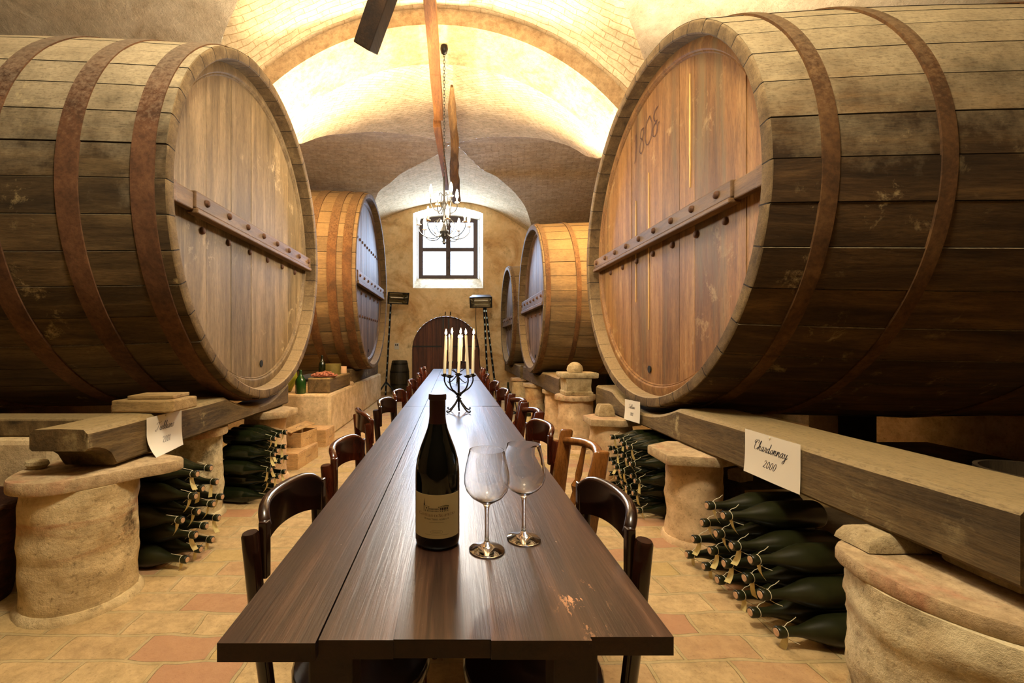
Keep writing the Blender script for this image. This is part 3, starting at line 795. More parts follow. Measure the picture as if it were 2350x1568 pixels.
# ------------------------------------------------------------------ great casks
def cask(label, side_, X0, Yc, Zc, a, c_, L, bulge, hoops, nst, hull, head, hoopmat, bar=True, rivets_rows=None, bz=0.0, planks=9, extra=None, depth=0.12, nbolt=8, bar_h=0.12):
    root = thing('great_cask', label, 'cask', (side_*X0, Yc, Zc-c_), group='great oak casks')
    zc = c_
    rnd = random.Random(int(X0*100+Yc*10))
    def s(t): return 1+bulge*(1-((t-L/2)/(L/2))**2)
    rimw = 0.075/((a+c_)/2)
    # angular stations with a narrow seam between staves
    st = []; tn = []
    for k in range(nst):
        off = rnd.uniform(-0.004, 0.004); ti = rnd.random(); w_ = rnd.uniform(0.9, 1.1)
        for f, o_, tt in ((0.0, -0.007, -1), (0.018, off, ti), (0.33, off, ti), (0.66, off, ti), (0.982, off, ti)):
            st.append((2*PI*(k+f)/nst, o_)); tn.append(tt)
    # face j spans station j..j+1; the seam faces are the first and last of each stave
    n = len(st)
    ft = [(-1 if (j % 5 in (0, 4)) else tn[j]) for j in range(n)]
    def ring(t, sc, useoff=True):
        return [(side_*t, (a*sc+(o_ if useoff else 0))*math.cos(an), zc+(c_*sc+(o_ if useoff else 0))*math.sin(an)) for an, o_ in st]
    NT = 16
    b = MB()
    rings = [ring(L*i/NT, s(L*i/NT)) for i in range(NT+1)]
    V = []; F = []; TT = []
    for r in rings: V += r
    for i in range(NT):
        for j in range(n):
            F.append((i*n+j, i*n+(j+1) % n, (i+1)*n+(j+1) % n, (i+1)*n+j)); TT.append(ft[j])
    F.append(tuple(range(NT*n, (NT+1)*n))); TT.append(0.5)
    b.add(V, F, 0, TT)
    b.build('hull', M[hull], root, angle=30)
    # chime: front face of the staves and their inner side
    b = MB()
    rs = [ring(-0.002, 1.0-0.004), ring(-0.006, 1-0.012, False), ring(-0.004, 1-rimw*0.9, False), ring(0.004, 1-rimw, False), ring(depth+0.03, 1-rimw*1.1, False)]
    rs = [ring(0.004, 0.9995)]+rs
    V = []; F = []; TT = []
    for r in rs: V += r
    tnt = [(-1 if (j % 5 in (0, 4)) else 0.3+0.4*tn[j]) for j in range(n)]
    for i in range(len(rs)-1):
        for j in range(n):
            F.append((i*n+j, i*n+(j+1) % n, (i+1)*n+(j+1) % n, (i+1)*n+j)); TT.append(tnt[j])
    b.add(V, F, 0, TT)
    b.build('chime', M['rim'], root, angle=35)
    # hoops
    for t0, wd in hoops:
        b = MB(); m = 112
        ringsH = []
        for t, e in ((t0, -0.004), (t0, 0.010), (t0+wd*0.5, 0.012), (t0+wd, 0.010), (t0+wd, -0.004)):
            sc = s(t)
            ringsH.append([(side_*t, (a*sc+e)*math.cos(2*PI*j/m), zc+(c_*sc+e)*math.sin(2*PI*j/m)) for j in range(m)])
        b.loft(ringsH, cap=False)
        b.build('hoop', M[hoopmat], root, angle=40)
    # head of vertical boards
    ha, hc = a*(1-rimw*1.02), c_*(1-rimw*1.02)
    b = MB()
    ys = [-ha]
    wts = [rnd.uniform(0.75, 1.25) for _ in range(planks)]; tot = sum(wts)
    for q in wts: ys.append(ys[-1]+2*ha*q/tot)
    for y0, y1 in zip(ys[:-1], ys[1:]):
        y0 += 0.002; y1 -= 0.002
        P = lin(y0, y1, 8)
        zz = [hc*math.sqrt(max(1-(p/ha)**2, 0)) for p in P]
        poly = [(p, zc-z) for p, z in zip(P, zz)] + [(p, zc+z) for p, z in list(zip(P, zz))[::-1]]
        rec = rnd.uniform(-0.002, 0.002)
        nn = len(poly)
        v = [(side_*(depth+rec), p, z) for p, z in poly] + [(side_*(depth+0.05), p, z) for p, z in poly]
        f = [tuple(range(nn))] + [(i, (i+1) % nn, nn+(i+1) % nn, nn+i) for i in range(nn)]
        b.add(v, f, 0, rnd.random())
    b.add([(side_*(depth+0.03), ha*0.995*math.cos(2*PI*j/60), zc+hc*0.995*math.sin(2*PI*j/60)) for j in range(60)], [tuple(range(60))], 0, -1)
    hd = b.build('head', M[head], root, smooth=False)
    # raised moulding ring close to the rim
    b = MB(); m = 112
    rg = []
    for k, e in ((1.0, -0.012), (0.965, -0.026), (0.945, -0.026), (0.938, -0.012), (0.932, -0.014), (0.926, 0.002)):
        rg.append([(side_*(depth+e), ha*k*math.cos(2*PI*j/m), zc+hc*k*math.sin(2*PI*j/m)) for j in range(m)])
    b.loft(rg, cap=False, tint=0.45)
    b.build('head_moulding', M[head], root, angle=25)
    # small tap hole
    b = MB(); b.lathe([(0.0, 0), (0.026, 0), (0.03, 0.006), (0.022, 0.008), (0.0, 0.004)], 16, M=T(side_*(depth-0.002), 0.12, zc-hc*0.84) @ R(-side_*PI/2, 'Y')); b.build('tap_hole', M['hole'], root)
    if bar:
        hb = bar_h
        z0 = zc+bz
        y1 = ha*0.985
        b = MB()
        xo, xi = depth-0.085, depth-0.027
        pts = []
        # main bar with a lower ledge; narrower tail at both ends
        def seg_(ya, yb, za_, zb_, x_out, mi=0):
            x0_, x1_ = sorted((side_*x_out, side_*xi)); b.box((x0_, ya, za_), (x1_, yb, zb_), mi, 0.6)
        seg_(-y1*0.80, y1*0.97, z0-hb*0.30, z0+hb*0.5, xo)
        seg_(-y1*0.80, y1*0.97, z0-hb*0.55, z0-hb*0.30, xo-0.012)
        seg_(-y1*0.985, -y1*0.80, z0-hb*0.42, z0+hb*0.42, xo+0.012)
        seg_(-y1*0.985, -y1*0.94, z0-hb*0.46, z0+hb*0.46, xo+0.004)
        br = b.build('cross_bar', M['bar_wood'], root, smooth=False, bevel=0.008)
        br['label'] = 'horizontal cross bar over the cask head'
        for k in range(nbolt):
            y = -y1*0.70+(y1*1.60)*k/(nbolt-1)
            bb = MB(); bb.lathe([(0.0, 0), (0.024, 0), (0.020, 0.011), (0.010, 0.018), (0.0, 0.019)], 10, M=T(side_*(xo-0.001), y, z0+hb*0.15) @ R(-side_*PI/2, 'Y')); bb.build('bolt', M['bolt'], br)
        for k in range(max(3, nbolt-1)):
            y = -y1*0.9+(y1*1.65)*k/(nbolt-2)
            bb = MB(); bb.lathe([(0.0, 0), (0.026, 0), (0.022, 0.010), (0.011, 0.016), (0.0, 0.017)], 10, M=T(side_*(depth-0.003), y, z0-hb*0.95) @ R(-side_*PI/2, 'Y')); bb.build('bolt', M['bolt'], hd)
    if rivets_rows:
        for zr in rivets_rows:
            for k in range(13):
                y = -ha*0.85+ha*1.7*k/12
                if (y/ha)**2+(zr/hc)**2 > 0.85: continue
                bb = MB(); bb.lathe([(0.0, 0), (0.026, 0), (0.020, 0.014), (0.0, 0.018)], 8, M=T(side_*(depth-0.003), y, zc+zr) @ R(-side_*PI/2, 'Y')); bb.build('bolt', M['bolt'], hd)
    if extra: extra(root, ha, hc, zc, depth)
    return root

EXTRA_AFTER = []
def right_extra(root, ha, hc, zc, depth):
    # pale splits between boards
    for y, z0, z1, wd in ((-0.50, 0.20, 0.98, 0.016), (0.14, -0.75, 0.55, 0.010), (0.40, -0.5, 0.40, 0.008)):
        b = MB()
        L_ = [(y+wd*0.2*nz(q*3, y, 0), zc+z0+(z1-z0)*q/10.0, wd*math.sin(PI*(0.08+0.84*q/10.0))) for q in range(11)]
        v = []; f = []
        for yy, zz, ww in L_: v += [(depth-0.004, yy-ww/2, zz), (depth-0.004, yy+ww/2, zz), (depth+0.004, yy+ww/2, zz), (depth+0.004, yy-ww/2, zz)]
        for i in range(10):
            for j in range(4): f.append((i*4+j, i*4+(j+1) % 4, (i+1)*4+(j+1) % 4, (i+1)*4+j))
        b.add(v, f); o = b.build('split_filler', M['filler'], root); o['label'] = 'pale strip of wood filling a split in the head'
    EXTRA_AFTER.append((root, depth, zc))

cask('great oak cask at the front left, plain grey-brown head and three wide rusty hoops', -1, 1.546, 3.728, LZ, 1.342, 1.335, 3.6, 0.045,
     [(0.055, 0.12), (0.445, 0.115), (0.88, 0.12), (1.7, 0.11), (2.5, 0.11)], 44, 'hull_a', 'head_a', 'rust', bz=-0.01, planks=9, nbolt=8, bar_h=0.135)
cask('great oak cask at the front right, red-brown head marked 1808', 1, 1.50, 3.54, RZ, 1.455, 1.355, 3.7, 0.05,
     [(0.215, 0.075), (0.735, 0.07), (1.8, 0.08), (2.6, 0.08)], 42, 'hull_b', 'head_b', 'rust_dull', bz=-0.02, planks=10, extra=right_extra, nbolt=9, bar_h=0.125)
cask('second great cask on the left, head studded with rows of rivets', -1, 1.40, 7.84, 2.285, 1.50, 1.50, 3.2, 0.035,
     [(0.05, 0.13), (0.27, 0.13), (0.58, 0.13), (1.5, 0.12)], 40, 'hull_c', 'head_c', 'rust_dull', bz=-0.05, planks=12, rivets_rows=(0.62, -0.62), nbolt=8, bar_h=0.2)
cask('middle cask of the right row, amber hull, behind the carved stones', 1, 1.20, 7.0, 1.907, 1.16, 1.14, 3.0, 0.035,
     [(0.02, 0.06), (0.42, 0.06), (0.95, 0.06), (1.7, 0.06)], 36, 'hull_c', 'head_c', 'rust_dull', bz=-0.05, planks=12, nbolt=7, bar_h=0.2)
cask('farthest and smallest great cask on the right, beside the floodlight stand', 1, 1.17, 9.8, 1.827, 1.09, 1.07, 2.6, 0.03,
     [(0.02, 0.06), (0.45, 0.06), (1.1, 0.06)], 32, 'hull_c', 'head_c', 'rust_dull', bz=-0.12, planks=10, nbolt=6, bar_h=0.18)
# ------------------------------------------------------------------ tables
TZ = 0.77
def table(label, y0, y1, legs_l, legs_r):
    t = thing('trestle_table', label, 'table', (0, (y0+y1)/2, 0), group='long plank tables set end to end')
    yc = (y0+y1)/2
    b = MB()
    xs_ = [-0.346, -0.2005, -0.0885, 0.056, 0.205, 0.330]
    for k in range(5):
        x0, x1 = xs_[k]+(0.0016 if k == 1 else 0.0001), xs_[k+1]-(0.0016 if k == 0 else 0.0001)
        e = (0.0, 0.012, 0.010, 0.013, 0.004)[k]
        dz = (0.0, 0.0006, 0.0002, 0.0004, 0.0)[k]
        ti = (0.45, 0.62, 0.30, 0.55, 0.42)[k]
        b.box((x0, y0-yc-(0.006 if k == 0 else e-0.012), TZ-0.029), (x1, y1-yc-0.004, TZ-0.0012+dz), 0, ti)
        b.mi[-4] = b.mi[-2] = 1  # end faces take the shade-darkened pine
    b.build('tabletop', [M['table'], M['table_edge']], t, smooth=False)
    b = MB()
    h0, h1 = TZ-0.115, TZ-0.029
    b.box((-0.25, y0-yc+0.16, h0), (0.25, y0-yc+0.185, h1)); b.box((-0.25, y1-yc-0.185, h0), (0.25, y1-yc-0.16, h1))
    b.box((-0.25, y0-yc+0.185, h0), (-0.225, y1-yc-0.185, h1)); b.box((0.225, y0-yc+0.185, h0), (0.25, y1-yc-0.185, h1))
    b.build('apron', M['table_edge'], t, smooth=False)
    for x, legs_y in ((-0.19, legs_l), (0.19, legs_r)):
        for y in legs_y:
            b = MB(); b.loft([[(x+sx*r_, y-yc+sy*r_, z) for sx, sy in ((-1,-1),(1,-1),(1,1),(-1,1))] for z, r_ in ((0, 0.026), (TZ-0.115, 0.034), (TZ-0.031, 0.034))])
            b.build('leg', M['table_edge'], t, smooth=False, bevel=0.004)
    return t
table('nearest dark plank table, with the wine bottle and two glasses on it', 0.657, 3.125, (0.72, 3.07), (0.72, 3.10))
table('middle dark plank table of the row, behind the first candelabra', 3.130, 5.37, (3.62, 5.08), (3.75, 4.9))
table('farthest dark plank table of the row, ending near the arched door', 5.375, 7.87, (5.72, 7.6), (5.5, 7.6))

# ------------------------------------------------------------------ chairs
def seat_mb(r=0.163, z=0.455, cx=0.18):
    b = MB()
    prof = [(0.0, z-0.03), (r*0.93, z-0.03), (r, z-0.022), (r, z-0.006), (r*0.97, z), (r*0.80, z-0.006), (0.0, z-0.010)]
    b.lathe(prof, 32, M=T(cx, 0, 0) @ Matrix.Scale(1.04, 4, (0, 1, 0)), cap=False)
    return b
def chair_a(label, mat='chair'):
    """wide bent back rail; the back stands at local x=0, the seat reaches +x"""
    t = thing('bentwood_chair', label, 'chair', group='dining chairs along the table')
    m = M[mat]
    seat_mb().build('seat', m, t)
    # back rail: a tall band bent round, with a rolled top edge
    rings = []
    W, D = 0.150, 0.045
    P = []
    for i in range(25):
        u = -1+2*i/24
        y = W*math.sin(u*1.25)/math.sin(1.25)
        x = D*(1-math.cos(u*1.25))/(1-math.cos(1.25)) - 0.03
        P.append(Vector((x, y, 0)))
    for i, p in enumerate(P):
        u = -1+2*i/24
        tg = (P[min(i+1, 24)]-P[max(i-1, 0)]).normalized(); nr = Vector((tg.y, -tg.x, 0))
        zt = 0.862-0.035*abs(u)**4; zb = 0.742+0.022*(1-u*u)
        th = 0.0075
        c = []
        for q in range(10):   # rolled top
            an = PI*q/9
            c.append(p+nr*(0.012*math.cos(an))+Vector((0, 0, zt-0.012+0.012*math.sin(an))))
        c.append(p-nr*th+Vector((0, 0, zt-0.022))); c.append(p-nr*th*0.8+Vector((0, 0, zb))); c.append(p+nr*th*0.8+Vector((0, 0, zb))); c.append(p+nr*th+Vector((0, 0, zt-0.022)))
        rings.append([tuple(q) for q in c])
    b = MB(); b.loft(rings); b.build('back_rail', m, t, angle=50)
    for s in (-1, 1):
        b = MB()
        b.tube([(0.03, s*0.138, 0), (0.032, s*0.142, 0.25), (0.018, s*0.148, 0.46), (0.000, s*0.162, 0.66), (-0.010, s*0.169, 0.806), (-0.0105, s*0.1695, 0.812)], [0.012, 0.014, 0.016, 0.017, 0.018, 0.015], 14)
        b.build('back_post', M['chair_dark'] if mat == 'chair_dark' else m, t, angle=50)
        b = MB(); b.box((0.002, s*0.151-0.010, 0.71), (0.021, s*0.151+0.010, 0.830)); b.build('back_batten', m, t, smooth=False, bevel=0.003)
        b = MB(); b.tube([(0.305, s*0.125, 0), (0.300, s*0.12, 0.25), (0.288, s*0.11, 0.43)], [0.012, 0.015, 0.018], 12); b.build('front_leg', m, t)
    b = MB(); b.tube([(0.17+0.138*math.cos(2*PI*i/24), 0.128*math.sin(2*PI*i/24), 0.20) for i in range(24)], 0.008, 8, closed=True); b.build('ring_stretcher', m, t)
    return t
def chair_b(label, mat='chair_oak'):
    """spindle back with an arched top bar"""
    t = thing('spindle_chair', label, 'chair', group='dining chairs along the table')
    m = M[mat]
    seat_mb(0.160).build('seat', m, t)
    for s in (-1, 1):
        b = MB()
        prof = [((0.035, s*0.150, 0), 0.014, 0.014), ((0.04, s*0.155, 0.25), 0.016, 0.017), ((0.03, s*0.160, 0.46), 0.017, 0.021), ((0.0, s*0.172, 0.70), 0.017, 0.026), ((-0.028, s*0.180, 0.862), 0.015, 0.023), ((-0.029, s*0.180, 0.868), 0.012, 0.018)]
        b.loft([[(p[0]+rx*sx, p[1]+ry*sy, p[2]) for sx, sy in ((-1,-.6),(-.6,-1),(.6,-1),(1,-.6),(1,.6),(.6,1),(-.6,1),(-1,.6))] for p, ry, rx in prof])
        b.build('back_post', m, t, angle=50)
        b = MB(); b.tube([(0.305, s*0.12, 0), (0.29, s*0.11, 0.43)], [0.012, 0.018], 12); b.build('front_leg', m, t)
    b = MB()
    b.tube([(-0.022-0.05*math.cos(PI*u/2)**1.0*0.9, 0.168*u, 0.825+0.018*(1-u*u)) for u in lin(-1, 1, 16)], 0.0165, 12); b.build('top_bar', m, t)
    for s in (-1, 1):
        b = MB(); z0, z1 = 0.53, 0.835
        pts = []; rr = []
        for q in range(15):
            u = q/14
            pts.append((0.008-0.066*u, s*(0.052+0.006*u), z0+(z1-z0)*u))
            rr.append(0.0085+0.0045*math.sin(PI*u)**2 + (0.006 if q == 7 else 0) - (0.003 if q in (6, 8) else 0))
        b.tube(pts, rr, 10); b.build('spindle', m, t)
    b = MB(); b.tube([(0.018-0.028*(1-u*u), 0.158*u, 0.525) for u in lin(-1, 1, 8)], 0.012, 10); b.build('lower_bar', m, t)
    b = MB(); b.tube([(0.042, -0.15, 0.25), (0.042, 0.15, 0.25)], 0.008, 8); b.tube([(0.30, -0.115, 0.22), (0.30, 0.115, 0.22)], 0.008, 8); b.build('stretcher', m, t)
    return t
LA = chair_a('dark bentwood chair nearest the camera, tucked in at the left of the table', 'chair_dark')
LB = chair_a('mahogany bentwood chair second along the left side of the table', 'chair')
LC = chair_b('honey coloured spindle-back chair on the right side of the table', 'chair_oak')
LD = chair_b('dark arched-bar chair just beyond the third bentwood back on the right side', 'chair')
def put(o, side_, x, y, yaw, first):
    o.location = (x, y, 0)
    o.rotation_euler = (0, 0, math.radians(yaw) if side_ < 0 else PI+math.radians(yaw))
def place(proto, side_, x, y, yaw, label=None):
    if label is None: o = proto
    else: o = dup(proto, (0,0,0), (0,0,0), label)
    put(o, side_, x, y, yaw, label is None)
    return o
place(LA, -1, -0.398, 1.10, -6)
place(LB, -1, -0.388, 1.62, -6)
place(LB, -1, -0.475, 2.36, 22, 'reddish bentwood chair on the left, turned askew away from the table')
place(LA, -1, -0.425, 2.83, -10, 'dark bentwood chair behind the askew reddish chair on the left')
place(LB, -1, -0.408, 3.36, -8, 'bentwood chair fifth along the left side, level with the table joint')
place(LB, -1, -0.40, 4.35, -5, 'reddish chair sixth along the left side of the table')
place(LB, -1, -0.40, 5.35, 0, 'reddish chair seventh along the left side, near the far candelabra')
place(LD, -1, -0.42, 6.55, -5, 'last chair on the left side of the table, nearest the far wall')
place(LA, 1, 0.366, 1.065, 3, 'dark bentwood chair nearest the camera on the right side of the table')
place(LC, 1, 0.432, 1.585, 3)
place(LB, 1, 0.390, 1.985, 8, 'bentwood chair right behind the honey spindle chair on the right side')
place(LD, 1, 0.395, 2.40, 3)
place(LD, 1, 0.385, 2.86, 3, 'second dark arched-bar chair in a row on the right side')
place(LB, 1, 0.388, 3.45, 6, 'bentwood chair on the right just past the joint between the first two tables')
place(LB, 1, 0.388, 4.15, 6, 'bentwood chair on the right beside the two standing dark bottles')
place(LB, 1, 0.385, 5.2, 2, 'red-brown chair second from the far end on the right side')
place(LD, 1, 0.40, 6.4, 0, 'last chair on the right side of the table, nearest the floodlight stand')

# ------------------------------------------------------------------ the wine bottle on the table
BX, BY = -0.0347, 0.984
bt = thing('wine_bottle', 'black magnum of red wine with cream label standing on the near table', 'bottle', (BX, BY, TZ))
BR = 0.0487
b = MB()
b.lathe([(0.0, 0.004), (BR*0.85, 0.0), (BR*0.97, 0.004), (BR, 0.014), (BR, 0.150), (BR*0.985, 0.165), (BR*0.93, 0.184), (BR*0.80, 0.207), (BR*0.62, 0.230), (BR*0.47, 0.250), (BR*0.385, 0.268), (BR*0.35, 0.285), (BR*0.345, 0.300), (0.0155, 0.322), (0.0, 0.322)], 64, cap=False)
b.build('bottle_glass', M['glass_black'], bt, angle=60)
b = MB()
b.lathe([(BR*0.42, 0.259), (BR*0.372, 0.277), (BR*0.368, 0.300), (BR*0.366, 0.3135), (BR*0.40, 0.3145), (BR*0.405, 0.316), (BR*0.405, 0.324), (BR*0.385, 0.3275), (0.0, 0.328)], 48, cap=False)
b.build('foil_capsule', M['foil'], bt, angle=50)
LBL_Z0, LBL_Z1, LBL_A = 0.027, 0.119, 1.20
def onbottle(u, v, e=0.0):
    """u: metres round the glass from its middle, v: height above the base"""
    a_ = u/BR
    return (math.sin(a_)*(BR+0.0006+e), -math.cos(a_)*(BR+0.0006+e), v)
b = MB(); n = 40
uu = lin(-LBL_A*BR, LBL_A*BR, n)
v = [onbottle(u, LBL_Z0) for u in uu]+[onbottle(u, LBL_Z1) for u in uu]+[onbottle(u, LBL_Z0, -0.0003) for u in uu]+[onbottle(u, LBL_Z1, -0.0003) for u in uu]
m = n+1
b.add(v, [(i, i+1, m+i+1, m+i) for i in range(n)]+[(2*m+i, 3*m+i, 3*m+i+1, 2*m+i+1) for i in range(n)]+[(m+i, m+i+1, 3*m+i+1, 3*m+i) for i in range(n)]+[(i, 2*m+i, 2*m+i+1, i+1) for i in range(n)]+[(0, m, 3*m, 2*m), (n, 2*m+n, 3*m+n, m+n)])
label = b.build('paper_label', M['labelpaper'], bt)
label['label'] = 'cream paper label reading Castello di Semivicoli'

# stroke alphabets ---------------------------------------------------
def ribbon(mb, pts, wf, place_, th=0.0):
    """flat stroke along 2D pts with width function wf(direction)"""
    n = len(pts)
    if n < 2: return
    L_, R_ = [], []
    for i in range(n):
        a_, c_ = pts[max(i-1, 0)], pts[min(i+1, n-1)]
        dx, dy = c_[0]-a_[0], c_[1]-a_[1]; d = math.hypot(dx, dy) or 1
        dx /= d; dy /= d; w_ = wf(dx, dy)/2
        L_.append((pts[i][0]-dy*w_, pts[i][1]+dx*w_)); R_.append((pts[i][0]+dy*w_, pts[i][1]-dx*w_))
    v = [place_(*p) for p in L_]+[place_(*p) for p in R_]
    mb.add(v, [(i, n+i, n+i+1, i+1) for i in range(n-1)])
SCRIPT = {
 'e': (.72, [[(0,.15),(.35,.5),(.52,.85),(.36,1.02),(.12,.62),(.14,.15),(.36,0),(.72,.28)]]),
 'r': (.72, [[(0,.15),(.22,.85),(.27,1.08),(.34,.92),(.56,.92),(.46,.3),(.54,0),(.72,.25)]]),
 'b': (.80, [[(0,.15),(.38,1.3),(.46,2.0),(.33,2.08),(.2,1.4),(.16,.3),(.36,0),(.62,.3),(.60,.85),(.48,.95),(.80,.92)]]),
 'i': (.52, [[(0,.15),(.18,.8),(.22,1.0),(.18,.2),(.3,0),(.52,.25)],[(.25,1.5),(.30,1.56)]]),
 'a': (.95, [[(.62,.86),(.4,1.02),(.12,.65),(.1,.15),(.28,0),(.52,.4),(.64,1.0),(.60,.2),(.74,0),(.95,.25)]]),
 'n': (.95, [[(0,.15),(.14,.9),(.2,1.0),(.16,.4),(.14,0)],[(.16,.3),(.42,.92),(.6,.95),(.58,.3),(.70,0),(.95,.25)]]),
 'o': (.78, [[(.46,1),(.16,.8),(.08,.3),(.28,0),(.54,.3),(.56,.8),(.40,1.0),(.56,.84),(.78,.9)]]),
 'd': (1.0, [[(.62,.86),(.4,1.02),(.12,.65),(.1,.15),(.28,0),(.52,.4),(.74,2.0)],[(.74,2.0),(.62,.3),(.76,0),(1.0,.25)]]),
 'h': (.98, [[(0,.15),(.36,1.3),(.48,2.0),(.36,2.08),(.22,1.4),(.14,0)],[(.17,.3),(.44,.92),(.62,.95),(.60,.3),(.73,0),(.98,.25)]]),
 'y': (.95, [[(0,.7),(.14,1.0),(.16,.3),(.34,0),(.56,.4),(.66,1.0)],[(.66,1.0),(.56,-.2),(.36,-1.0),(.08,-.9),(.20,-.5),(.95,.3)]]),
 'T': (1.15, [[(-.25,1.55),(.0,2.05),(.5,1.98),(.9,1.95),(1.3,2.2)],[(.68,1.98),(.54,1.0),(.36,.15),(.05,-.05),(-.15,.25),(.1,.45)]]),
 'C': (1.15, [[(.85,1.45),(1.02,1.85),(.85,2.15),(.45,1.9),(.12,1.1),(.14,.3),(.45,0),(.85,.25),(1.15,.6)],[(.3,1.75),(.0,1.35),(-.2,1.7),(.1,2.05),(.5,2.1)]]),
 '2': (.95, [[(.08,1.15),(.16,1.5),(.42,1.62),(.62,1.3),(.40,.75),(.02,.08),(.22,.2),(.5,.0),(.78,.25)]]),
 '0': (.95, [[(.42,1.6),(.12,1.2),(.08,.4),(.3,0),(.6,.4),(.64,1.2),(.42,1.6)]]),
 '1': (.70, [[(.12,1.15),(.34,1.6),(.32,.8),(.3,0)]]),
}
def script(mb, text, cx, base, xh, place_, slant=0.42, thick=0.13):
    wd = sum(SCRIPT[c][0] for c in text)*xh
    x = cx-wd/2
    for c in text:
        w_, strokes = SCRIPT[c]
        for s_ in strokes:
            P = [(x+(px+slant*(py-0.5))*xh, base+py*xh) for px, py in catmull(s_, 5)]
            ribbon(mb, P, lambda dx, dy: xh*(0.06+(thick+0.03)*max(0.0, abs(dy)-0.35)), place_)
        x += w_*xh
ROMAN = {
 'C': (.95, [[(.85,.78),(.72,.95),(.5,1),(.22,.9),(.06,.6),(.06,.38),(.2,.1),(.48,0),(.72,.06),(.88,.24)],[(.85,.98),(.85,.74)]]),
 'A': (.95, [[(.02,0),(.46,1),(.92,0)],[(.18,.35),(.74,.35)],[(-.06,0),(.16,0)],[(.78,0),(1.02,0)]]),
 'S': (.68, [[(.58,.82),(.46,.97),(.3,1),(.1,.88),(.1,.66),(.3,.53),(.5,.42),(.6,.22),(.48,.05),(.28,0),(.1,.08),(.04,.24)]]),
 'T': (.85, [[(.42,0),(.42,1)],[(.02,.8),(.04,1),(.80,1),(.82,.8)],[(.28,0),(.56,0)]]),
 'E': (.72, [[(.14,0),(.14,1)],[(.02,1),(.6,1),(.62,.82)],[(.14,.53),(.5,.53)],[(.02,0),(.6,0),(.66,.2)]]),
 'L': (.68, [[(.14,0),(.14,1)],[(.02,1),(.28,1)],[(.02,0),(.56,0),(.62,.24)]]),
 'O': (1.0, [[(.5,1),(.2,.9),(.05,.5),(.2,.1),(.5,0),(.8,.1),(.95,.5),(.8,.9),(.5,1)]]),
 'D': (.95, [[(.14,0),(.14,1)],[(.02,1),(.45,1),(.78,.85),(.9,.5),(.78,.15),(.45,0),(.02,0)]]),
 'I': (.36, [[(.16,0),(.16,1)],[(.02,1),(.30,1)],[(.02,0),(.30,0)]]),
 'M': (1.1, [[(.06,0),(.14,1),(.52,.22),(.92,1),(1.0,0)],[(-.04,0),(.18,0)],[(.88,0),(1.12,0)]]),
 'V': (.95, [[(.02,1),(.46,0),(.90,1)],[(-.06,1),(.16,1)],[(.78,1),(1.0,1)]]),
 'R': (.85, [[(.14,0),(.14,1)],[(.02,1),(.5,1),(.66,.78),(.5,.52),(.14,.5)],[(.4,.5),(.78,0),(.88,0)],[(.02,0),(.28,0)]]),
 'Q': (1.0, [[(.5,1),(.2,.9),(.05,.5),(.2,.1),(.5,0),(.8,.1),(.95,.5),(.8,.9),(.5,1)],[(.5,.1),(.75,-.15),(1.0,-.2)]]),
 'U': (.9, [[(.12,1),(.12,.3),(.3,.02),(.58,.02),(.74,.3),(.74,1)],[(0,1),(.24,1)],[(.62,1),(.86,1)]]),
 'N': (1.0, [[(.14,0),(.14,1),(.84,0),(.84,1)],[(.02,0),(.26,0)],[(.72,1),(.96,1)]]),
 ' ': (.45, []),
}
def roman(mb, words, cx, base, h, small, place_, weight=0.13, arch=0.0, fit=None):
    """words: text; capitals at full height, other letters as small capitals"""
    seq = [(c.upper(), h if c.isupper() else small) for c in words]
    wd = sum(ROMAN[c][0]*hh*1.1 for c, hh in seq)
    if fit: q_ = fit/wd; seq = [(c, hh*q_) for c, hh in seq]; wd = fit
    x = cx-wd/2
    for c, hh in seq:
        w_, strokes = ROMAN[c]
        off = arch*((x+w_*hh/2-cx)/(wd/2))**2
        for s_ in strokes:
            P = [(x+px*hh, base+off+py*hh) for px, py in s_]
            if len(P) > 5: P = catmull(P, 3)
            ribbon(mb, P, lambda dx, dy: hh*(0.05+weight*max(0.0, abs(dy)-0.2)), place_)
        x += w_*hh*1.1
pl = lambda u, v: onbottle(u, v, 0.0004)
b = MB(); roman(b, 'Castello di Semivicoli', 0, 0.0735, 0.0088, 0.0066, pl, 0.16, 0.002, 0.083)
b.build('label_title', M['ink_red'], label, smooth=False)
b = MB(); roman(b, 'Rosso Terre Aquilane', 0, 0.0665, 0.0050, 0.0042, pl, 0.18, 0.001, 0.053)
b.build('label_subtitle', M['ink'], label, smooth=False)
# the engraved house on the label
b = MB()
def rect(mb, x0, z0, x1, z1): mb.add([pl(x0, z0), pl(x1, z0), pl(x1, z1), pl(x0, z1)], [(0,1,2,3)])
hz = 0.0835
thin = lambda dx, dy: 0.0005
ribbon(b, [(-0.0285, hz), (-0.0285, hz+0.016)], thin, pl); ribbon(b, [(-0.0262, hz), (-0.0262, hz+0.016)], thin, pl)
b.add([pl(-0.0287, hz+0.012), pl(-0.0260, hz+0.012), pl(-0.0271, hz+0.029)], [(0,1,2)])
ribbon(b, [(-0.026, hz+0.010), (-0.0225, hz+0.0135), (-0.018, hz+0.010), (-0.018, hz)], thin, pl)
rect(b, -0.0225, hz+0.0062, -0.0205, hz+0.0095); rect(b, -0.0245, hz, -0.0235, hz+0.004); rect(b, -0.0205, hz, -0.0195, hz+0.004)
ribbon(b, [(-0.018, hz+0.0098), (0.005, hz+0.0098)], lambda dx, dy: 0.0009, pl)
ribbon(b, [(-0.026, hz), (0.026, hz)], thin, pl); ribbon(b, [(0.026, hz), (0.026, hz+0.0105)], thin, pl); ribbon(b, [(0.0055, hz), (0.0055, hz+0.0105)], thin, pl)
for k in range(8):
    x = -0.0165+k*0.0027; rect(b, x, hz+0.0045, x+0.0012, hz+0.0078); rect(b, x, hz+0.0005, x+0.0011, hz+0.003)
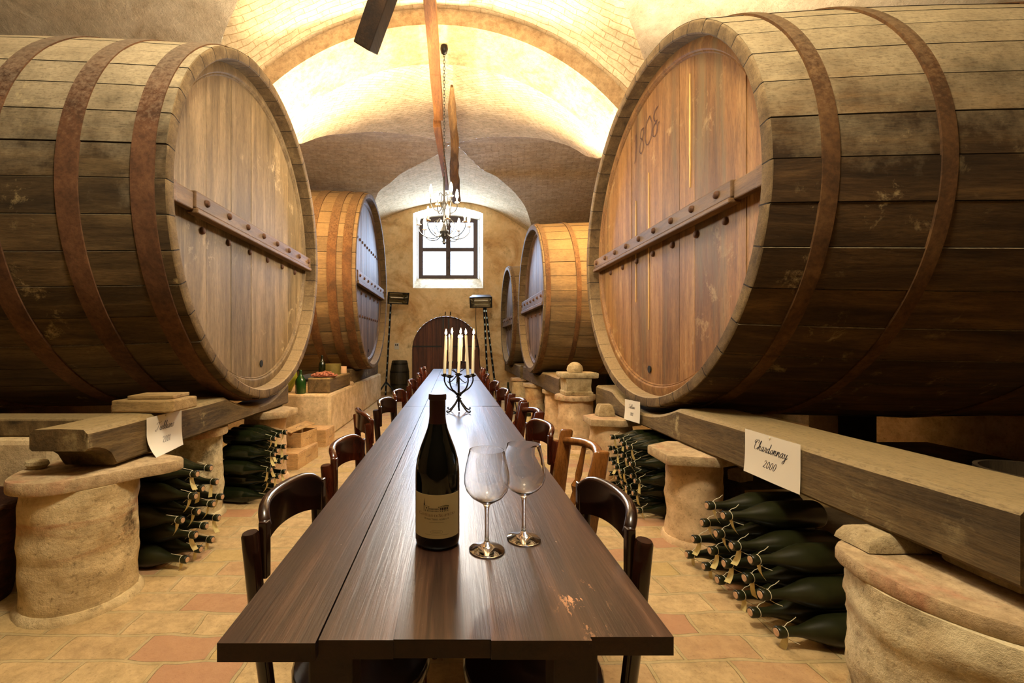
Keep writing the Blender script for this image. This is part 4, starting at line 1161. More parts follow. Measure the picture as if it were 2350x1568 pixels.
for k in range(5):
    x = 0.0075+k*0.0036; rect(b, x, hz+0.0040, x+0.0022, hz+0.0092); rect(b, x+0.0004, hz+0.0005, x+0.0017, hz+0.003)
ribbon(b, [(0.006, hz+0.0112), (0.018, hz+0.0135), (0.0265, hz+0.0115)], lambda dx, dy: 0.0008, pl)
for k in range(26): rect(b, -0.0155+k*0.0012, 0.0612, -0.0155+k*0.0012+0.0007, 0.0619)
for k in range(34): rect(b, -0.0250+k*0.0015, 0.0352, -0.0250+k*0.0015+0.0009, 0.0358)
for k in range(18): rect(b, -0.0092+k*0.0010, 0.0410, -0.0092+k*0.0010+0.0006, 0.0417)
el = [(0.0125*math.copysign(abs(math.cos(q))**0.5, math.cos(q)), 0.0414+0.0030*math.copysign(abs(math.sin(q))**0.6, math.sin(q))) for q in lin(0, 2*PI, 40)]
ribbon(b, el, lambda dx, dy: 0.0003, pl)
b.build('label_engraving', M['ink'], label, smooth=False)
b = MB(); b.add([pl(-0.0175, hz+0.0103), pl(0.0048, hz+0.0103), pl(0.0048, hz+0.0113), pl(-0.0175, hz+0.0113)], [(0,1,2,3)]); b.add([pl(0.007, hz+0.0098), pl(0.0262, hz+0.0102), pl(0.0262, hz+0.0112), pl(0.018, hz+0.0128), pl(0.012, hz+0.0112)], [(0,1,2,3,4)])
b.build('label_tint', M['ink_roof'], label, smooth=False)

# ------------------------------------------------------------------ two wine glasses
def wineglass(label):
    t = thing('wine_glass', label, 'wine glass', group='large empty wine glasses')
    b = MB()
    out = [(0.0, 0.0), (0.034, 0.0), (0.0375, 0.0008), (0.0375, 0.0018), (0.030, 0.0042), (0.016, 0.0085), (0.0075, 0.0135), (0.0048, 0.020), (0.0042, 0.040), (0.0042, 0.075), (0.0052, 0.090), (0.0085, 0.0975), (0.018, 0.1035), (0.0335, 0.1135), (0.0440, 0.127), (0.0482, 0.142), (0.0480, 0.158), (0.0448, 0.178), (0.0405, 0.197), (0.0372, 0.212), (0.0368, 0.2128)]
    inn = [(0.0363, 0.2126), (0.0396, 0.197), (0.0440, 0.178), (0.0472, 0.158), (0.0474, 0.142), (0.0432, 0.1277), (0.0328, 0.1147), (0.0175, 0.1050), (0.0, 0.1005)]
    b.lathe(out+inn, 56, cap=False)
    b.build('glass_bowl_and_stem', M['crystal'], t, angle=70)
    return t
g1 = wineglass('left of the two empty wine glasses, closest to the wine bottle'); g1.location = (0.0713, 0.944, TZ)
g2 = dup(g1, (0.158, 0.997, TZ), (0, 0, 1.0), 'right of the two empty wine glasses, set a little farther back')

# ------------------------------------------------------------------ candelabra
def candelabra(label, x, y, rot, hgt, tilts, lit_scale=1.0, sideb=1):
    t = thing('candelabra', label, 'candelabra', (x, y, TZ), (0, 0, rot), group='iron candelabras on the tables')
    b = MB()
    b.tube([(0, 0, 0.03), (0, 0, 0.225)], 0.007, 10)
    b.tube([(0, 0, 0.03), (0.003, 0, 0.005)], 0.006, 8)
    b.tube([(0.014*math.cos(q), 0.014*math.sin(q), 0.085+0.04*q/12) for q in lin(0, 12, 40)], 0.004, 6)
    b.build('stem', M['iron'], t)
    for k in range(4):
        an = PI/4+k*PI/2
        ca, sa = math.cos(an), math.sin(an)
        P = [(0.006, 0.085), (0.03, 0.052), (0.065, 0.018), (0.085, 0.006), (0.100, 0.0065), (0.106, 0.014), (0.100, 0.018)]
        b = MB(); b.tube([(r_*ca, r_*sa, z) for r_, z in P], [0.006, 0.006, 0.0055, 0.005, 0.005, 0.0045, 0.004], 8); b.build('foot', M['iron'], t)
    for k in range(5):
        an = 0.35+k*2*PI/5
        ca, sa = math.cos(an), math.sin(an); r0 = 0.097 if k else 0.097
        P = catmull([(0.004, 0.10), (0.03, 0.125), (0.075, 0.155), (r0, 0.195), (r0, 0.228)], 4)
        b = MB(); b.tube([(r_*ca, r_*sa, z) for r_, z in P], 0.0048, 8); arm = b.build('arm', M['iron'], t)
        b = MB(); b.lathe([(0.004, 0.222), (0.016, 0.227), (0.026, 0.236), (0.0255, 0.238), (0.014, 0.232), (0.0, 0.231)], 20, M=T(r0*ca, r0*sa, 0), cap=False)
        b.lathe([(0.0, 0.230), (0.011, 0.230), (0.011, 0.244), (0.0, 0.244)], 14, M=T(r0*ca, r0*sa, 0)); b.build('drip_cup', M['iron'], arm)
    order = sorted(range(5), key=lambda k: math.cos(rot+0.35+k*2*PI/5))
    for k in range(5):
        an = 0.35+k*2*PI/5
        tx, ty, hh = tilts[k]
        c = thing('candle', f'lit candle, {("leftmost","second from the left","third from the left","fourth from the left","rightmost")[order.index(k)]} on the {"near" if y < 4 else "far"} candelabra', 'candle', (0, 0, 0), group='tall cream candles')
        Mx = T(x, y, TZ) @ R(rot, 'Z') @ T(0.097*math.cos(an), 0.097*math.sin(an), 0.2445)
        c.location = Mx.translation; c.rotation_euler = (tx, ty, 0)
        b = MB(); b.lathe([(0.0, 0), (0.0098, 0), (0.0095, hh*0.5), (0.0078, hh-0.008), (0.0068, hh-0.002), (0.004, hh-0.004), (0.0, hh-0.005)], 16, cap=False)
        if k in (0, 2): b.tube([(0.0088, 0.001, hh*0.9), (0.0098, 0.001, hh*0.7), (0.0098, 0.001, hh*0.62)], [0.001, 0.0018, 0.0022], 6)
        b.build('wax_stick', M['wax'], c)
        b = MB(); b.tube([(0, 0, hh-0.006), (0.0004, 0, hh+0.006)], 0.0009, 5); b.build('wick', M['ink'], c)
        b = MB(); b.lathe([(0.0, hh+0.002), (0.0050, hh+0.007), (0.0072, hh+0.014), (0.0058, hh+0.024), (0.0026, hh+0.035), (0.0, hh+0.042)], 12, cap=False)
        b.build('flame', M['flame'], c)
    light('candle_glow', 'POINT', (x, y, TZ+0.245+0.30), 3.0, (1.0, 0.62, 0.28), 0.05)
candelabra('near iron candelabra with five tall lit candles, on the first table', 0.036, 2.875, -0.036, 1, [(0.02,0.02,0.252),(0.0,0.05,0.26),(0.03,0.035,0.250),(0.01,0.05,0.255),(0.0,-0.05,0.25)])
candelabra('far iron candelabra with lit candles, on the middle table behind the first', 0.045, 5.0, 0.7, 1, [(0.0,0.03,0.262),(0.02,0.03,0.27),(0.02,0.0,0.265),(0.0,0.02,0.255),(0.02,0.04,0.16)])
# ------------------------------------------------------------------ stacked bottles
def stack_bottle(sgn, dia, ln, glass):
    """axis along local +z from the base (z=0) to the mouth; sgn tells which local x side is down when it lies"""
    t = thing('stacked_bottle', 'dark bottle', 'bottle', group='dark bottles in the stacks')
    r = dia/2; k = ln/0.44
    b = MB()
    b.lathe([(0.0, 0.012), (r*0.6, 0.004), (r*0.93, 0.0), (r, 0.010), (r, 0.20*k), (r*0.97, 0.222*k), (r*0.86, 0.25*k), (r*0.67, 0.285*k), (r*0.48, 0.318*k), (r*0.355, 0.345*k), (r*0.30, 0.37*k), (r*0.285, 0.405*k), (r*0.285, 0.412*k), (r*0.345, 0.414*k), (r*0.355, 0.424*k), (r*0.35, 0.438*k), (r*0.31, 0.44*k), (0.0, 0.439*k)], 28, cap=False)
    b.build('bottle_glass', M[glass], t, angle=50)
    b = MB(); b.lathe([(0.0, 0.436*k), (r*0.235, 0.436*k), (r*0.235, 0.4425*k), (0.0, 0.443*k)], 14); b.build('cork', M['cork'], t)
    b = MB()
    b.tube([(r*0.31*math.cos(q), r*0.31*math.sin(q), 0.408*k) for q in lin(0, 2*PI, 16)[:-1]], 0.0016, 5, closed=True)
    b.tube([(r*0.30, 0.004, 0.408*k), (r*0.55*0.8, 0.012, 0.39*k), (r*0.5, 0.02, 0.365*k), (r*0.75, 0.018, 0.35*k)], 0.0013, 5)
    b.tube([(-r*0.31, 0.004, 0.408*k), (-r*0.5, -0.012, 0.385*k), (-r*0.62, -0.02, 0.362*k)], 0.0013, 5)
    b.build('string_tie', M['string'], t)
    return t
def tag_mesh(sgn, r, k, bend, twist):
    """card tag tied to the neck and hanging from it (towards local x = sgn)"""
    rings = []
    for q in range(9):
        u = q/8
        dx = sgn*(r*0.33+0.070*u*math.cos(bend*u*0.6)); dz = bend*0.06*u*u
        hw = 0.0135
        ca, sa = math.cos(twist*u), math.sin(twist*u)
        rings.append([(dx, -hw*ca, 0.404*k+dz-hw*sa), (dx, hw*ca, 0.404*k+dz+hw*sa), (dx+0.0006, hw*ca, 0.404*k+dz+hw*sa+0.0006), (dx+0.0006, -hw*ca, 0.404*k+dz-hw*sa+0.0006)])
    b = MB(); b.loft(rings)
    return b
ORD = ['first', 'second', 'third', 'fourth', 'fifth', 'sixth', 'seventh', 'eighth']
ROWN = ['floor row', 'second row up', 'third row up', 'fourth row up', 'fifth row up', 'sixth row up']
def stack(name_, side_, items, dia, ln, glass, tags, rnd, yaw=0.0):
    """items: (row, order, neck x, y, z)"""
    proto = None
    variants = [tag_mesh(1 if side_ < 0 else -1, dia/2, ln/0.44, bd, tw) for bd, tw in ((0.0, 0.2), (0.4, 0.5), (-0.5, -0.4), (-0.25, 0.3))]
    tmesh = []
    for row, od, nx, y, z in items:
        lab = f'dark bottle in the {name_}, {ROWN[row]}, {ORD[od]} from the camera'
        roll = rnd.uniform(-0.15, 0.15)
        ya = yaw+rnd.uniform(-0.003, 0.003)
        rot = Euler((0, 0, ya)).to_matrix() @ Euler((0, PI/2 if side_ < 0 else -PI/2, 0)).to_matrix() @ Euler((0, 0, roll)).to_matrix()
        e = rot.to_euler()
        d = 1 if side_ < 0 else -1
        loc = (nx-d*ln*math.cos(ya), y-d*ln*math.sin(ya), z)
        if proto is None:
            proto = stack_bottle(side_, dia, ln, glass); o = proto
            o['label'] = lab
            o.location = loc; o.rotation_euler = e
        else:
            o = proto.copy(); COL.objects.link(o); o.location = loc; o.rotation_euler = e; o['label'] = lab
            for ch in base_children:
                c = ch.copy(); COL.objects.link(c); c.parent = o
        if proto is o: base_children = list(proto.children)
        if rnd.random() < tags:
            i = rnd.randrange(4)
            while len(tmesh) <= i: tmesh.append(None)
            if tmesh[i] is None:
                to = variants[i].build('paper_tag', M['tagpaper'], o, smooth=False); tmesh[i] = to.data; to['label'] = 'yellowed card tag tied to the neck'
            else:
                to = bpy.data.objects.new('paper_tag', tmesh[i]); COL.objects.link(to); to.parent = o; to['label'] = 'yellowed card tag tied to the neck'
rnd = random.Random(5)
rows = [(0.060, [2.335, 2.455, 2.575]), (0.165, [2.395, 2.515, 2.635]), (0.270, [2.335, 2.455, 2.575, 2.695]), (0.377, [2.395, 2.52, 2.645]), (0.480, [2.455, 2.575])]
items = [(i, j, -1.42+rnd.uniform(-0.02, 0.02), y+0.03, z) for i, (z, ys) in enumerate(rows) for j, y in enumerate(ys)]
stack('near left stack', -1, items, 0.115, 0.44, 'glass_dusty', 0.8, rnd, yaw=-0.17)
rows = [(0.060, [3.12, 3.24, 3.36]), (0.162, [3.18, 3.30, 3.42]), (0.264, [3.12, 3.24, 3.36, 3.48]), (0.366, [3.172, 3.30, 3.428]), (0.473, [3.24, 3.36, 3.48])]
items = [(i, j, -1.375+rnd.uniform(-0.02, 0.02), y+0.215, z) for i, (z, ys) in enumerate(rows) for j, y in enumerate(ys)]
stack('far left stack', -1, items, 0.113, 0.42, 'glass_dark', 0.75, rnd, yaw=-0.17)
rows = [(0.064, [1.965, 2.095, 2.225, 2.355, 2.485]), (0.176, [2.03, 2.16, 2.29, 2.42]), (0.288, [2.095, 2.225, 2.355]), (0.400, [2.16, 2.29])]
rows = [(0.066, [1.76, 1.89, 2.02, 2.15, 2.28, 2.41]), (0.178, [1.825, 1.955, 2.085, 2.215, 2.345]), (0.290, [1.89, 2.02, 2.15, 2.28]), (0.402, [2.085, 2.215])]
items = [(i, j, 1.27+rnd.uniform(-0.015, 0.015), y, z) for i, (z, ys) in enumerate(rows) for j, y in enumerate(ys)]
stack('near right stack', 1, items, 0.123, 0.46, 'glass_dusty', 0.8, rnd, yaw=0.05)
rows = [(0.060, [3.09+0.118*i for i in range(6)]), (0.162, [3.149+0.118*i for i in range(5)]), (0.264, [3.09+0.118*i for i in range(6)]), (0.366, [3.149+0.118*i for i in range(5)]), (0.468, [3.208+0.118*i for i in range(4)])]
items = [(i, j, 1.255+rnd.uniform(-0.02, 0.02), y-0.03, z) for i, (z, ys) in enumerate(rows) for j, y in enumerate(ys)]
stack('far right stack', 1, items, 0.112, 0.42, 'glass_dark', 0.6, rnd, yaw=0.08)

# ------------------------------------------------------------------ paper sheets on the beams
def sheet(label, side_, x, ya, yb, z0, z1, word, year, curl, xh, tilt=0.0, nail=True):
    """hangs on the beam face x=const; ya is the edge nearest the camera"""
    H = z1-z0; W_ = yb-ya
    t = thing('paper_sheet', label, 'sheet', (x, (ya+yb)/2, z0))
    def pos(u, v, e=0.0):
        # u 0..1 along y (near to far), v 0..1 upward
        cu = curl*max(0, 1-v*1.7)**2*(1.0-0.8*u if side_ < 0 else 0.4+0.6*u)
        y = (u-0.5)*W_; z = v*H+tilt*(u-0.5)*W_
        return (-side_*(0.0035+cu+0.0016*math.sin(u*5)+e), y, z)
    nu, nv = 16, 16
    b = MB(); V = []
    for e in (0.0, -0.0005):
        V += [pos(i/nu, j/nv, e) for i in range(nu+1) for j in range(nv+1)]
    q = nv+1; N_ = (nu+1)*(nv+1)
    F = [(i*q+j, (i+1)*q+j, (i+1)*q+j+1, i*q+j+1) for i in range(nu) for j in range(nv)]
    F += [tuple(N_+k for k in f[::-1]) for f in F]
    for i in range(nu): F += [(i*q, (i+1)*q, N_+(i+1)*q, N_+i*q), (i*q+nv, N_+i*q+nv, N_+(i+1)*q+nv, (i+1)*q+nv)]
    for j in range(nv): F += [(j, N_+j, N_+j+1, j+1), (nu*q+j, nu*q+j+1, N_+nu*q+j+1, N_+nu*q+j)]
    b.add(V, F); sh = b.build('sheet_of_paper', M['paper'], t, angle=60)
    fl = (lambda m, z: pos((m/W_)+0.5, z/H, 0.0006)) if side_ < 0 else (lambda m, z: pos(0.5-m/W_, z/H, 0.0006))
    b = MB(); script(b, word, 0.0, H*0.60, xh, fl); b.build('written_name', M['ink'], sh, smooth=False)
    b = MB(); script(b, year, 0.0, H*0.26, xh*0.95, fl); b.build('written_year', M['ink'], sh, smooth=False)
    if nail:
        b = MB(); b.lathe([(0.0, 0), (0.005, 0.001), (0.005, 0.003), (0.0, 0.005)], 10, M=T(*fl(0.0, H*0.955)) @ R(-side_*PI/2, 'Y')); b.build('drawing_pin', M['string'], t)
    return t
sheet('white sheet reading Trebbiano 2001 curling off the left beam', -1, -1.596, 2.31, 2.61, 0.617, 0.822, 'Trebbiano', '2001', 0.05, 0.021)
sheet('white sheet reading Chardonnay 2000 pinned to the right beam', 1, 1.476, 1.885, 2.245, 0.568, 0.780, 'Chardonnay', '2000', 0.008, 0.0235)
sheet('small slanted white sheet reading Trebbiano 2002 at the far end of the right beam', 1, 1.470, 3.49, 3.80, 0.575, 0.745, 'Trebbiano', '2002', 0.01, 0.017, tilt=-0.05, nail=False)

# year cut into the head of the right cask
for root, depth, zc in EXTRA_AFTER:
    b = MB()
    pp = lambda u, v: (depth-0.004, 0.45-u, v)
    th = lambda dx, dy: 0.008
    Zb = zc+0.78
    def dig(pts, u0, v0, s_): ribbon(b, [(u0+p[0]*s_, v0+p[1]*s_) for p in catmull(pts, 6)], th, pp)
    dig([(.15,.75),(.3,1.0),(.28,.5),(.22,-.05),(.1,-.2)], 0.0, Zb, 0.20)
    dig([(.55,.95),(.3,.92),(.25,.65),(.45,.5),(.55,.2),(.35,-.05),(.15,.15),(.3,.45),(.55,.7),(.55,.95)], 0.10, Zb, 0.20)
    dig([(.5,1.0),(.2,.8),(.12,.3),(.3,0),(.6,.15),(.7,.6),(.5,1.0)], 0.22, Zb+0.01, 0.22)
    dig([(.6,1.05),(.35,1.0),(.2,.8),(.35,.58),(.5,.55)], 0.36, Zb+0.02, 0.20)
    dig([(.45,.52),(.2,.4),(.15,.1),(.35,.0),(.55,.2),(.5,.45)], 0.36, Zb+0.02, 0.20)
    ribbon(b, [(0.49, Zb+0.09), (0.50, Zb+0.10)], lambda dx, dy: 0.012, pp)
    b.build('carved_year', M['chalk'], root, smooth=False)

# ------------------------------------------------------------------ chandelier
CX, CY = -0.095, 4.68
ch = thing('chandelier', 'wrought iron chandelier with lit candle bulbs hanging before the window', 'chandelier', (CX, CY, 2.25))
b = MB()
b.tube([(0, 0, 0.05), (0, 0, 0.72)], 0.010, 10)
b.lathe([(0.0, 0.0), (0.02, 0.02), (0.012, 0.05), (0.035, 0.10), (0.05, 0.14), (0.03, 0.18), (0.012, 0.22)], 18)
b.lathe([(0.012, 0.38), (0.03, 0.42), (0.03, 0.44), (0.012, 0.48)], 16)
b.build('column', M['iron'], ch)
def carm(an, rad, z0, z1, lit):
    ca, sa = math.cos(an), math.sin(an)
    P = catmull([(0.012, z0), (rad*0.35, z0-0.07), (rad*0.75, z0-0.06), (rad, z0+0.0), (rad, z1)], 5)
    b = MB(); b.tube([(r_*ca, r_*sa, z) for r_, z in P], 0.0055, 8)
    b.tube([(r_*ca, r_*sa, z) for r_, z in catmull([(0.012, z0+0.10), (rad*0.3, z0+0.12), (rad*0.5, z0+0.04), (rad*0.35, z0-0.03)], 5)], 0.004, 6)
    arm = b.build('arm', M['iron'], ch)
    b = MB(); b.lathe([(0.0, z1-0.005), (0.024, z1), (0.026, z1+0.006), (0.010, z1+0.004), (0.010, z1+0.045), (0.0, z1+0.045)], 14, M=T(rad*ca, rad*sa, 0), cap=False); b.build('socket', M['cream'], arm)
    b = MB(); b.lathe([(0.0, z1+0.043), (0.009, z1+0.046), (0.0165, z1+0.065), (0.0175, z1+0.085), (0.0135, z1+0.110), (0.006, z1+0.135), (0.0, z1+0.145)], 14, M=T(rad*ca, rad*sa, 0), cap=False)
    bo = b.build('bulb', M['bulb'] if lit else M['bulb_off'], arm)
    if not lit: bo['label'] = 'bulb that is not lit'
for k in range(8): carm(0.15+k*PI/4, 0.265, 0.14, 0.20, k != 0)
for k in range(4): carm(0.5+k*PI/2, 0.155, 0.42, 0.47, True)
b = MB()
z = 0.72; k = 0
while z < 2.02:
    pts = [(0.010*math.cos(q)*(1 if k % 2 else 0), 0.010*math.cos(q)*(0 if k % 2 else 1), z+0.022+0.022*math.sin(q)) for q in lin(0, 2*PI, 12)[:-1]]
    b.tube(pts, 0.003, 5, closed=True); z += 0.036; k += 1
b.build('chain', M['iron'], ch)
b = MB(); b.lathe([(0.004, 2.00), (0.03, 2.02), (0.042, 2.06), (0.036, 2.095), (0.0, 2.10)], 16); b.build('ceiling_rose', M['iron'], ch)
for q in range(4):
    light('chandelier_light', 'POINT', (CX+0.27*math.cos(q*PI/2+0.4), CY+0.27*math.sin(q*PI/2+0.4), 2.55), 36, WARM2, 0.06)

# ------------------------------------------------------------------ timbers up under the vault
b = MB()
rg = []
for y in lin(2.2, 5.62, 24):
    x = -0.205+0.02*(y-2.2)/3.4; j = 0.006*nz(y*2, 3, 1)
    hw = 0.045+0.012*(y-2.2)/3.4
    rg.append([(x-hw+j, y, 4.03), (x+hw+j, y, 4.03), (x+hw+j, y, 4.19), (x-hw+j, y, 4.19)])
b.loft(rg); tag(b.build('hanging_timber', M['rafter'], smooth=False, bevel=0.006), 'long orange-brown sawn timber running overhead along the aisle', 'timber', kind='thing')
b = MB(); rg = []
for y in lin(4.8, 8.4, 40):
    r_ = 0.042+0.018*nz(y*1.3, 2, 2)+0.012*(y-4.8)
    x = -0.02+0.04*nz(y*0.9, 6, 1)+0.02*(y-4.8); z = 4.0-0.02*(y-4.8)+0.03*nz(y*1.1, 9, 9)
    if y < 5.3: r_ *= 0.35+0.65*(y-4.8)/0.5
    rg.append([(x+r_*(1+0.25*nz(y*3, j, 1))*math.cos(2*PI*j/14), y, z+r_*(1+0.25*nz(y*3, j, 1))*math.sin(2*PI*j/14)) for j in range(14)])
b.loft(rg); tag(b.build('rough_trunk', M['bark'], angle=60), 'rough gnarled trunk hanging overhead beyond the sawn timber', 'trunk', kind='thing')
b = MB(); rg = []
for y in lin(5.66, 7.9, 16):
    u = (y-5.66)/2.24
    x = -0.205+0.10*u; z = 4.02-0.03*u
    rg.append([(x-0.05+0.01*u, y, z-0.05), (x+0.045-0.02*u, y, z-0.05), (x+0.045-0.02*u, y, z+0.06), (x-0.05+0.01*u, y, z+0.06)])
b.loft(rg); tag(b.build('split_timber', M['rafter'], smooth=False, bevel=0.008), 'pale split timber end to end with the sawn timber overhead', 'timber', kind='thing')
b = MB()
for k in range(9):
    x = -0.035+0.015*rnd.uniform(-1, 1); y = 7.6+0.1*k
    b.tube([(x, y, 3.865), (x-0.02*rnd.random(), y, 3.78), (x-0.10*rnd.random(), y+0.02, 3.66-0.1*rnd.random())], 0.004, 5)
tag(b.build('straw_strands', M['straw']), 'loose pale straw strands dangling from the overhead trunk', 'straw', kind='stuff')
# slanted dark strut at the top of the picture
b = MB()
pA, pB = Vector((-0.594, 3.02, 3.215)), Vector((-0.19, 2.62, 3.88))
ax = (pB-pA).normalized(); side_v = ax.cross(Vector((0, 1, 0))).normalized(); up = side_v.cross(ax).normalized()
rg = []
for u in lin(0, 1.13, 8):
    c = pA+(pB-pA)*u
    rg.append([tuple(c+side_v*sx*0.062+up*sy*0.075) for sx, sy in ((-1,-1),(1,-1),(1,1),(-1,1))])
b.loft(rg); tag(b.build('slanted_strut', M['beam_dark'], smooth=False, bevel=0.006), 'dark slanted strut coming down at the top of the picture, left of the overhead timber', 'strut', kind='thing')

# ------------------------------------------------------------------ floodlights on stands by the far wall
def flood(label, x, y, hz_, yaw, pitch, legs):
    t = thing('floodlight', label, 'floodlight', (x, y, 0), group='floodlights on stands')
    Mx = T(0, 0, hz_) @ R(yaw, 'Z') @ R(pitch, 'X')
    b = MB()
    o_ = [(-0.26, -0.10, -0.14), (0.26, -0.10, -0.14), (0.26, -0.10, 0.14), (-0.26, -0.10, 0.14)]
    i_ = [(-0.20, 0.10, -0.07), (0.20, 0.10, -0.07), (0.20, 0.10, 0.10), (-0.20, 0.10, 0.10)]
    b.add(o_+i_, [(0,1,5,4),(1,2,6,5),(2,3,7,6),(3,0,4,7),(4,5,6,7)], M=Mx)
    o2 = [(p[0]*0.9, -0.10, p[2]*0.84) for p in o_]
    b.add(o_+o2, [(0,1,5,4),(1,2,6,5),(2,3,7,6),(3,0,4,7)], M=Mx)
    b.build('lamp_housing', M['black_metal'], t, smooth=False)
    b = MB(); o3 = [(p[0]*0.9, -0.098, p[2]*0.84) for p in o_]; i3 = [(p[0]*0.8, 0.06, p[2]*0.7) for p in i_]
    b.add(o3+i3, [(0,1,5,4),(1,2,6,5),(2,3,7,6),(3,0,4,7),(4,5,6,7)], M=Mx); b.build('reflector', M['reflector'], t, smooth=False, recalc=False)
    b = MB(); b.tube([(-0.16, 0.0, 0.0), (0.16, 0.0, 0.0)], 0.012, 8, M=Mx); b.build('lamp_tube', M['bulb_off'], t)
    b = MB(); b.box((-0.22, -0.112, -0.115), (0.22, -0.104, 0.115), M=Mx); b.build('front_glass', M['pane'], t, smooth=False)
    for (xa, ya, xb, yb, za_) in legs:
        b = MB(); b.tube([(xa, ya, za_), (xb, yb, 0.0)], 0.022, 4); lg = b.build('stand_leg', M['black_metal'], t, smooth=False)
        b = MB(); nh = 13
        for k in range(nh):
            u = (k+0.5)/nh; px_, py_, pz_ = xa+(xb-xa)*u, ya+(yb-ya)*u, za_*(1-u)
            b.lathe([(0.0, 0), (0.013, 0), (0.013, 0.004), (0.0, 0.004)], 8, M=T(px_, py_-0.024, pz_) @ Matrix.Scale(2.0, 4, (0, 0, 1)) @ R(PI/2, 'X'))
        b.build('leg_holes', M['steel'], lg, smooth=False)
    return t
FL = flood('floodlight on a black stand half hidden behind the second left cask', -1.32, 10.45, 2.30, 0.5, 0.25, [(-0.15, 0.05, -0.27, 0.0, 2.2)])
b = MB()
for dx, dy in ((0.32, -0.18), (-0.18, -0.22), (-0.05, 0.3)): b.tube([(-0.26, 0.0, 0.32), (-0.26+dx, dy, 0.015)], 0.018, 6)
b.build('tripod_foot', M['black_metal'], FL)
FR = flood('floodlight on two perforated black legs to the right of the arched door', 0.65, 10.35, 2.22, -0.12, 0.55, [(0.07, 0.05, 0.17, -0.02, 2.06), (0.11, 0.05, 0.36, 0.04, 2.06)])
b = MB(); b.tube([(-0.12, 0.0, 2.1), (-0.125, 0.02, 1.8), (-0.11, 0.05, 1.5), (-0.02, 0.1, 0.7), (0.05, 0.1, 0.02)], 0.007, 5); b.build('cord', M['black_metal'], FR)

# ------------------------------------------------------------------ small things at the far wall and along the left
kg = thing('small_barrel', 'small dark upright barrel standing by the far wall left of the door', 'barrel', (-1.30, 10.80, 0))
b = MB(); b.lathe([(0.0, 0.01), (0.175, 0.0), (0.185, 0.02), (0.225, 0.25), (0.235, 0.40), (0.225, 0.56), (0.185, 0.79), (0.172, 0.81), (0.165, 0.79), (0.0, 0.785)], 40, cap=False); b.build('body', M['keg'], kg, angle=30)
for z in (0.05, 0.24, 0.54, 0.73):
    r_ = curve([(0.0, 0.178), (0.25, 0.226), (0.40, 0.236), (0.56, 0.226), (0.81, 0.178)], z)
    b = MB(); b.lathe([(r_-0.004, z-0.018), (r_+0.004, z-0.018), (r_+0.004, z+0.018), (r_-0.004, z+0.018)], 40, cap=False); b.build('hoop', M['iron'], kg, angle=40)
sw = thing('light_switch', 'grey double light switch plate on the far wall left of the door', 'switch', (-1.435, YF-0.012, 1.07))
b = MB(); b.box((-0.06, 0, 0), (0.06, 0.011, 0.17)); b.build('plate', M['switch'], sw, smooth=False, bevel=0.003)
for x in (-0.022, 0.022):
    b = MB(); b.box((x-0.014, -0.006, 0.09), (x+0.014, 0.002, 0.14)); b.build('switch_key', M['switch_dark'], sw, smooth=False)

def crate(label, loc, yaw, sx, sy, sz, lid=None, name='wine_box'):
    t = thing(name, label, 'box', loc, (0, 0, yaw), group='pale wooden wine boxes')
    w_ = 0.010
    b = MB()
    b.box((-sx/2, -sy/2, 0), (sx/2, -sy/2+w_, sz)); b.box((-sx/2, sy/2-w_, 0), (sx/2, sy/2, sz))
    b.box((-sx/2, -sy/2+w_, 0), (-sx/2+w_, sy/2-w_, sz), 0, 0.7); b.box((sx/2-w_, -sy/2+w_, 0), (sx/2, sy/2-w_, sz), 0, 0.7); b.box((-sx/2+w_, -sy/2+w_, 0), (sx/2-w_, sy/2-w_, w_))
    b.build('box_body', M['boxwood'], t, smooth=False, bevel=0.0015)
    b = MB(); b.box((-sx/2+0.003, -sy/2+0.003, 0), (sx/2-0.003, sy/2-0.003, 0.009), 0, 0.75)
    lo = b.build('lid', M['boxwood'], t, smooth=False, bevel=0.0015)
    lo.location = (0, 0, sz) if lid is None else lid[0]
    if lid: lo.rotation_euler = lid[1]
    b = MB(); ribbon(b, [(q*0.012-0.04, 0.012*math.sin(q*1.9)) for q in range(8)], lambda dx, dy: 0.007, lambda u, v: (v, u, 0.0095)); b.build('burned_mark', M['ink'], lo, smooth=False)
    b = MB(); ribbon(b, [(q*0.010-0.05, 0.010*math.sin(q*2.3)) for q in range(11)], lambda dx, dy: 0.004, lambda u, v: (sx/2+0.0006, u, sz*0.5+v)); b.build('side_mark', M['ink'], t, smooth=False)
    return t
crate('long pale wine box on the floor, bottom of the pile beside the left pillar', (-1.630, 4.52, 0), -0.09, 0.33, 0.50, 0.148)
crate('small wine box with a tilted loose lid, on top of the long box', (-1.585, 4.66, 0.158), -0.25, 0.17, 0.30, 0.145, ((-0.03, -0.02, 0.178), (0.20, 0.04, -0.38)))
crate('plain pale wine box on the floor behind the pile, touching the plinth', (-1.66, 5.36, 0), -0.05, 0.36, 0.32, 0.19)

def plainbottle(label, loc, r, h, glass, rot=(0,0,0), name='standing_bottle', group=None, neck=0.28, lab=None):
    t = thing(name, label, 'bottle', loc, rot, group=group)
    b = MB(); b.lathe([(0.0, 0.004), (r*0.9, 0.0), (r, 0.01), (r, h*0.5), (r*0.93, h*0.58), (r*0.6, h*0.70), (r*neck*1.2, h*0.80), (r*neck, h*0.95), (r*neck*1.2, h*0.955), (r*neck*1.2, h*0.985), (r*neck, h), (0.0, h*0.998)], 24, cap=False)
    b.build('bottle_glass', M[glass], t, angle=50)
    if lab:
        b = MB(); z0, z1 = h*0.15, h*0.42
        v = []
        for z in (z0, z1): v += [((r+0.0008)*math.sin(q), -(r+0.0008)*math.cos(q), z) for q in lin(-1.1, 1.1, 12)]
        b.add(v, [(i, i+1, 13+i+1, 13+i) for i in range(12)]); b.build('paper_label', M['labelpaper'], t)
    return t
